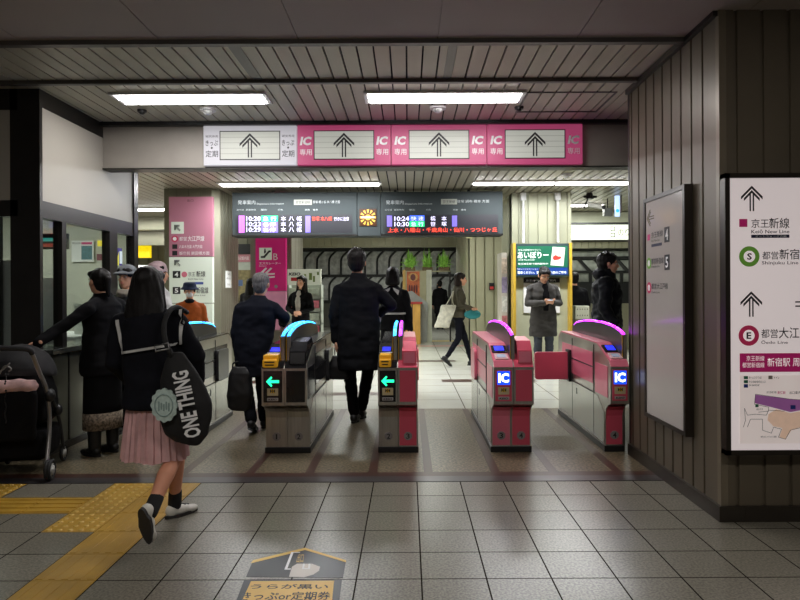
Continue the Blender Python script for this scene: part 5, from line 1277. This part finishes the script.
hatpart(p, 'beanie', lambda b: (ell(b, (0, -.015, .068), (.093, .108, .082)), bridge(b, [ring(Vector((0, -.015, z)), Vector((1, 0, 0)), Vector((0, 1, 0)), r_, r_*1.15, 28) for z, r_ in ((.015, .09), (.03, .096), (.065, .095))])), cloth('pink_knit', (205, 178, 182), .9, .5), amp=.004)
p = person('person in navy bucket hat and white mask with rust brown coat near left pillar', (-2.83, 8.3, 0), PI+.25, 1.46, fem=True, coat=dict(m=cloth('rust_brown_coat', (150, 76, 34), .85), hem=.6, w=1.1, sleeve=.065, name='coat'), legs=dict(m=CTRS), hair='short', head=(0, -.08, 0))
hatpart(p, 'bucket_hat', lambda b: bridge(b, [ring(Vector((0, -.005, z)), Vector((1, 0, 0)), Vector((0, 1, 0)), r_, r_*1.12, 28) for z, r_ in ((.028, .135), (.034, .14), (.065, .1), (.12, .09), (.135, .07))]), cloth('navy_hat_cloth', (44, 52, 72), .9), it=2)
hatpart(p, 'face_mask', lambda b: (ell(b, (0, .06, -.045), (.056, .055, .045)),), mat('white_mask', srgb(205, 205, 205), .8))
hatpart(p, 'scarf', lambda b: (ell(b, (0, .03, -.15), (.075, .075, .045)),), CTRS)
b = NB(); box(b, .16, .2, -.1, .1, .75, 1.15, .01); o = obj('shoulder_bag', b, CBLK); tag(o, 'dark shoulder bag of the person in the rust brown coat', 'bag'); o.location = (-3.12, 8.15, .02)

# ---- grey-haired man
gm = person('person with grey hair in navy suit walking away left of gate one', (-1.50, 6.2, 0), -.03, 1.56, vox=.007, build=1.0, hair='short', hairm=HAIRG, coat=dict(m=CNAV, hem=.58, w=1.06, flare=.92, waist=1.02, sleeve=.068, name='suit_coat'), legs=dict(m=cloth('navy_trouser_cloth', (26, 28, 36)), w=1.05),
    pose={'w:hd': (.07, .03, 1.42), 'w:neck': (.045, 0, 1.29), 'w:shL': (-.12, 0, 1.21), 'w:shR': (.215, .0, 1.21), 'w:elL': (-.17, .0, .95), 'w:wrL': (-.15, .03, .72), 'w:elR': (.29, .04, 1.10), 'w:wrR': (.24, .24, 1.03), 'w:ankR': (.06, .18, .085), 'w:ankL': (.01, -.12, .12)}, shoe_ang={'L': (0, -.35)}, face=True)
bgm = thing('briefcase', 'soft black briefcase carried in the left hand of the grey-haired person', 'bag', (-1.625, 6.10, .22))
b = NB(); 
for k, (z, rx, ry) in enumerate(((0, .08, .045), (.03, .115, .055), (.15, .125, .06), (.36, .10, .045), (.42, .07, .025))):
    r_ = ring(Vector((.02, 0, z)), Vector((1, 0, 0)), Vector((0, 1, 0)), rx, ry, 24, .6)
    if k: bridge(b, [pr_, r_])
    pr_ = r_
obj('bag_body', remesh(b, .009, 4, .006), mat('black_leather', srgb(20, 20, 22), .4, 0, .1, 30, .1, 100), bgm, True)
obj('handle', tube(NB(), smoothpath([(-.05, 0, .40), (-.045, 0, .445), (0, 0, .465), (.045, 0, .445), (.05, 0, .40)]), .008, 8), MC['black_leather'], bgm, True)

# ---- tall man
tmn = person('tall person in black coat and trousers walking away through the centre gate lane', (-.50, 6.5, 0), 0, 1.765, vox=.007, build=1.0, hair='spiky', coat=dict(m=CBL2, hem=.54, w=1.02, flare=1.08, waist=1.0, sleeve=.066, name='long_coat', collar=.05), legs=dict(m=CTRS, w=.95, cuff=.058),
    pose={'w:shL': (-.20, 0, 1.385), 'w:elL': (-.25, -.02, 1.10), 'w:wrL': (-.235, .02, .86), 'w:shR': (.19, .0, 1.385), 'w:elR': (.33, .02, 1.21), 'w:wrR': (.2, .2, 1.12), 'w:ankL': (-.06, .1, .085), 'w:kneeL': (-.1, .06, .5), 'w:ankR': (.0, .32, .10), 'w:kneeR': (.08, .16, .52), 'w:hd': (-.02, .03, 1.645)}, shoe_ang={'L': (-.1, 0), 'R': (0, 0)},
    hands={'L': ((0, .1, -1), (1, 0, 0), .9)})
b1 = thing('briefcase', 'small black handbag hanging from the left hand of the tall person in black', 'bag', (-.715, 6.5, .46))
b = NB()
for k, (z, rx, ry) in enumerate(((0, .11, .05), (.03, .12, .055), (.12, .1, .05), (.2, .07, .035), (.24, .05, .02))):
    r_ = ring(Vector((0, 0, z)), Vector((1, 0, 0)), Vector((0, 1, 0)), rx, ry, 24, .6)
    if k: bridge(b, [pr_, r_])
    pr_ = r_
obj('bag_body', remesh(b, .008, 3, .004), MC['black_leather'], b1, True)
obj('handle', tube(NB(), smoothpath([(-.03, 0, .23), (-.03, 0, .3), (-.015, .01, .345), (.02, .01, .33), (.03, 0, .23)]), .006, 8), MC['black_leather'], b1, True)

# ---- bob-haired woman beyond gate two
bw = person('person with black bob, black dress, white collar and white belt beyond gate two', (-.20, 8.5, 0), -.1, 1.66, fem=True, hair='bob', build=1.02, coat=dict(m=CBLK, hem=.85, w=1.02, sleeve=.056, name='black_top'), skirt=dict(m=CBLK, z0=.45, z1=1.0, r0=.15, r1=.2, name='skirt'),
    pose={'w:elL': (-.29, .03, 1.1), 'w:wrL': (-.22, .2, 1.05)}, shoes=BLK)
b = NB()
for sd in (-1, 1): prism(b, [(sd*.02, 1.395), (sd*.10, 1.36), (sd*.085, 1.30), (sd*.03, 1.36)], 'y', -.155, -.135)
obj('white_collar', b, WST, bw['root'])
b = NB(); tube(b, [(.172*math.cos(2*PI*i/32), .145*math.sin(2*PI*i/32), 1.055) for i in range(32)], .014, 6, True); obj('white_belt', b, WST, bw['root'], True)

# ---- woman by the rack
kw = person('person with long dark hair, black coat and white top facing the camera by leaflet rack', (-1.93, 11.5, 0), PI-.25, 1.62, fem=True, hair='long', hairm=HAIRB, coat=dict(m=CBLK, hem=.6, w=1.0, name='black_coat'), legs=dict(m=CTRS), inner=cloth('white_knit_top', (205, 200, 192), .8),
    pose={'w:hd': (.02, -.03, 1.52), 'elL': (-.24, .04, 1.1), 'wrL': (-.05, .2, 1.02), 'elR': (.24, .04, 1.1), 'wrR': (.05, .22, 1.02)}, head=(-.15, .08, 0), hands={'L': ((1, .2, 0), (0, -1, 0), .5), 'R': ((-1, .2, 0), (0, -1, 0), .5)})
person('person with long black hair and dark grey jacket facing the map poster', (-3.02, 12.3, 0), -.2, 1.6, fem=True, hair='long', coat=dict(m=cloth('dark_grey_knit', (62, 60, 62)), hem=.75, w=1.0, name='jacket'), legs=dict(m=CTRS), vox=.01)

# ---- walking woman
ww = person('person in olive jacket, white top and dark jeans walking to the right behind gate three', (.90, 11.5, 0), -PI/2+.05, 1.68, fem=True, hair='bob', hairm=HAIRB, coat=dict(m=cloth('olive_jacket', (82, 78, 66)), hem=.88, w=.98, sleeve=.056, name='olive_jacket'), legs=dict(m=cloth('dark_jeans', (26, 28, 40)), w=.88, cuff=.05, name='jeans'), inner=cloth('white_blouse', (215, 212, 205), .8),
    pose={'w:kneeL': (.12, .07, .5), 'w:ankL': (.24, .08, .085), 'w:kneeR': (.0, -.07, .5), 'w:ankR': (-.22, -.08, .16), 'w:elR': (.02, -.2, 1.1), 'w:wrR': (.25, -.14, 1.02), 'w:elL': (.02, .2, 1.1), 'w:wrL': (.25, .12, 1.0), 'w:hd': (.05, -.01, 1.55)}, shoe_ang={'R': (0, -.7), 'L': (0, 0)}, hands={'R': ((1, .1, 0), (0, .3, 1), .4), 'L': ((1, -.1, 0), (0, -.3, 1), .4)}, head=(-.05, 0, 0))
tb = thing('tote_bag', 'white printed tote bag on the arm of the walking person in the olive jacket', 'bag', (.72, 11.27, .70), .3)
b = NB(); box(b, -.16, .12, -.03, .03, 0, .40, .02); me_ = remesh(b, .01, 4, .012, 6)
for v in me_.vertices: v.co.x += -(.4-v.co.z)*.35+.02
obj('bag_body', me_, mat('tote_canvas', srgb(188, 186, 168), .8, 0, .3, 12), tb, True)
obj('strap', tube(NB(), smoothpath([(-.08, -.03, .38), (.0, -.05, .52), (.08, -.0, .64), (.08, .04, .5), (.1, .02, .38)]), .01, 6), MC['tote_canvas'], tb, True)
o = tag(obj('pouch', ell(NB(), (0, 0, 0), (.15, .03, .085)), mat('teal_cloth', srgb(28, 120, 124), .6), None, True), 'teal pouch held by the walking person in the olive jacket', 'pouch'); o.location = (1.14, 11.34, .93)

# ---- man reading phone
pm = person('person in grey coat with bowed head reading a phone at the pillar', (2.11, 10.0, 0), PI+.12, 1.74, hair='short', coat=dict(m=cloth('charcoal_tweed', (72, 70, 67)), hem=.62, w=.98, flare=1.12, name='grey_coat'), legs=dict(m=cloth('grey_trousers', (70, 74, 82)), w=.95), inner=CTRS,
    pose={'w:hd': (.0, -.09, 1.585), 'neck': (0, .01, 1.43), 'elL': (-.25, .02, 1.12), 'wrL': (-.07, .26, 1.13), 'elR': (.25, .02, 1.12), 'wrR': (.06, .26, 1.13)}, head=(.0, -.55, 0), hands={'L': ((1, .5, .2), (0, -.3, 1), .5), 'R': ((-1, .5, .2), (0, -.3, 1), .5)})
o = tag(obj('smartphone', box(NB(), -.035, .035, -.07, .07, 0, .012, .004), emat('phone_glow', srgb(210, 220, 235), .8)), 'small phone held by the person in the grey coat', 'phone'); o.location = (2.14, 9.68, 1.195)
# ---- puffer man
pf = person('person in black puffer jacket walking to the right beyond the right gate', (2.40, 7.75, 0), -PI/2-.25, 1.80, build=1.08, hair='spiky', coat=dict(m=cloth('black_puffer', (26, 29, 36), .6), hem=.68, w=1.15, sleeve=.08, name='puffer_jacket', collar=.1, amp=.02, extra=[lambda b, s: (ell(b, (0, -.07, 1.45*s), (.13, .09, .075)), ell(b, (0, .05, 1.44*s), (.1, .07, .06)))]), legs=dict(m=CTRS),
    pose={'w:elR': (-.1, -.27, 1.12), 'w:wrR': (.0, -.33, .97-.0), 'w:hd': (.03, 0, 1.665), 'w:ankL': (.25, .1, .085), 'w:ankR': (-.2, -.08, .085)}, hands={'R': ((.35, -.1, -.9), (.6, .6, 0), .8)}, head=(.0, -.05, 0))
person('person in dark clothes half hidden between the yellow screen stand and the puffer jacket', (3.12, 12.0, 0), 0, 1.68, hair='short', coat=dict(m=CBLK, hem=.7, name='jacket'), legs=dict(m=CTRS), vox=.01)
person('person in black standing far behind in the walkway by the plants', (1.12, 22.5, 0), 0, 1.7, hair='short', coat=dict(m=CBLK, hem=.55, name='coat'), legs=dict(m=CTRS), vox=.012)
pb = thing('paper_shopping_bag', 'pale printed box with small lettering behind the right gate', 'box', tuple(W(582.5, 318, 11.0)-Vector((0, 0, .0))))
pb.location.z = .0
z_ = W(582, 318, 11.0).z; zt_ = W(582, 306, 11.0).z
obj('box_front', box(NB(), -.12, .12, 0, .2, z_-.02, zt_, .004), mat('pale_box', srgb(190, 192, 170), .6), pb); obj('stand', box(NB(), -.12, .12, .01, .19, 0, z_-.025), RB, pb)
lettering([('・・・・・', -.09, .09, zt_-.07, zt_-.04, .04), ('・・・・・', -.09, .09, z_+.03, z_+.06, .04)], INKK, pb, y=-.002)

# ================================================================ STROLLER
sv = thing('stroller', 'black baby stroller with grey frame tubes and pink blanket at the left edge', 'stroller', (-2.91, 4.82, 0), .2)
SB = cloth('stroller_black_cloth', (26, 25, 27), .85); SGR = mat('stroller_tube_silver', srgb(150, 148, 146), .35, .7); WBL = mat('wheel_rubber', srgb(26, 26, 26), .7); WHB = mat('wheel_hub_pale', srgb(186, 186, 180), .5)
def wheel(x, y, r, wd=.03):
    b = NB()
    tube(b, [(x, y+r*.82*math.cos(2*PI*i/28), r+r*.82*math.sin(2*PI*i/28)) for i in range(28)], r*.18, 8, True); wh = obj('wheel', b, WBL, sv, True)
    b = NB(); cyl(b, (x-wd*.5, y, r), (x+wd*.5, y, r), r*.42, n=20)
    for k in range(6): a = 2*PI*k/6; cyl(b, (x, y, r), (x, y+r*.74*math.cos(a), r+r*.74*math.sin(a)), .008, n=6)
    obj('wheel_hub', b, WHB, wh, True)
for x in (-.265, .265): wheel(x, -.27, .075); wheel(x+.02, -.27, .075)
for x in (-.2, .2): wheel(x, .28, .07)
for x in (-.25, .25):
    nm = 'frame_tube'
    obj(nm, tube(NB(), smoothpath([(x, -.27, .08), (x*.97, -.17, .36), (x*.95, -.2, .62), (x*.9, -.33, .80), (x*.86, -.42, .93)]), .015, 10), SGR, sv, True)
    obj(nm, tube(NB(), smoothpath([(x*.8, .28, .08), (x*.93, .08, .36), (x*.95, -.12, .58), (x*.95, -.2, .62)]), .013, 10), BLK, sv, True)
    obj('joint', ell(NB(), (x, -.18, .6), (.035, .05, .05)), BLK, sv, True); obj('joint', ell(NB(), (x, .0, .46), (.03, .04, .045)), BLK, sv, True)
obj('handle_bar', tube(NB(), smoothpath([(-.215, -.42, .93), (-.19, -.46, .965), (0, -.475, .975), (.19, -.46, .965), (.215, -.42, .93)]), .019, 10), mat('handle_foam', srgb(34, 34, 36), .8), sv, True)
b = NB(); bridge(b, [ring(Vector((0, y, z)), Vector((1, 0, 0)), Vector((0, 1, 0)), rx, ry, 28, .5) for (z, rx, ry, y) in ((.12, .2, .17, 0), (.16, .225, .22, 0), (.30, .235, .24, 0), (.34, .22, .23, 0))])
obj('storage_basket', remesh(b, .011, 3, .01, 6), SB, sv, True)
b = NB(); bridge(b, [ring(Vector((0, y, z)), Vector((1, 0, 0)), Vector((0, 1, 0)), rx, ry, 28, .6) for (z, rx, ry, y) in ((.38, .19, .2, .04), (.42, .215, .25, .03), (.6, .22, .22, -.02), (.74, .21, .16, -.08), (.78, .19, .12, -.1))])
obj('seat_shell', remesh(b, .011, 4, .01, 6), SB, sv, True)
b = NB()
for k in range(9):
    a = PI*(.05+.95*k/8); R_ = .235
    c = [Vector((.225*math.cos(t_), -.02-R_*math.cos(a)*math.sin(t_)*1.1, .72+R_*math.sin(a)*math.sin(t_)*1.0)) for t_ in [PI*i/16 for i in range(17)]]
    if k:
        for i in range(16):
            b.faces.new([b.verts.new(q) for q in (pc_[i], pc_[i+1], c[i+1], c[i])])
    pc_ = c
bmesh.ops.remove_doubles(b, verts=b.verts, dist=1e-4)
g2 = bmesh.ops.solidify(b, geom=b.faces[:], thickness=.012)
obj('canopy', b, mat('canopy_charcoal', srgb(26, 25, 27), .85, 0, .1, 10, .2, 200), sv, True)
b = NB(); bridge(b, [ring(Vector((0, -.30, z)), Vector((1, 0, 0)), Vector((0, 1, 0)), rx, ry, 24, .6) for (z, rx, ry) in ((.645, .2, .03), (.69, .215, .06), (.735, .2, .035))])
obj('blanket', remesh(b, .01, 3, .014, 9), mat('pink_blanket', srgb(206, 168, 166), .85, 0, .25, 14), sv, True)
b = NB(); box(b, -.205, .205, -.335, -.29, .30, .66, .02); me_ = remesh(b, .012, 4, .014, 5); obj('hanging_cover', me_, SB, sv, True)
b = NB(); tube(b, smoothpath([(-.02, -.35, .78), (.02, -.36, .84), (.06, -.36, .82), (.04, -.35, .80)]), .005, 6); tube(b, smoothpath([(-.05, -.35, .8), (0, -.36, .81), (.05, -.355, .86)]), .005, 6); obj('carabiner', b, SGR, sv, True)
b = NB()
for k in range(22): ell(b, (.02+.004*math.sin(k), -.352, .78-.016*k), (.006, .006, .008), u=8, v=6)
obj('chain_cord', b, BLK, sv, True)
# slip a small bright fence foot near the right gate
t = thing('gate_side_fence', 'low steel fence posts between the right gate and the panelled wall', 'fence', (1.80, 5.9, 0))
b = NB(); box(b, .03, .06, -.4, -.37, 0, .9); box(b, .03, .06, .6, .63, 0, .9); obj('fence_post', b, GST, t)
obj('fence_panel', box(NB(), .04, .05, -.37, .6, .1, .86), mat('fence_panel_dark', srgb(50, 48, 46), .3, .4), t)
bpy.data.scenes.remove(TS)
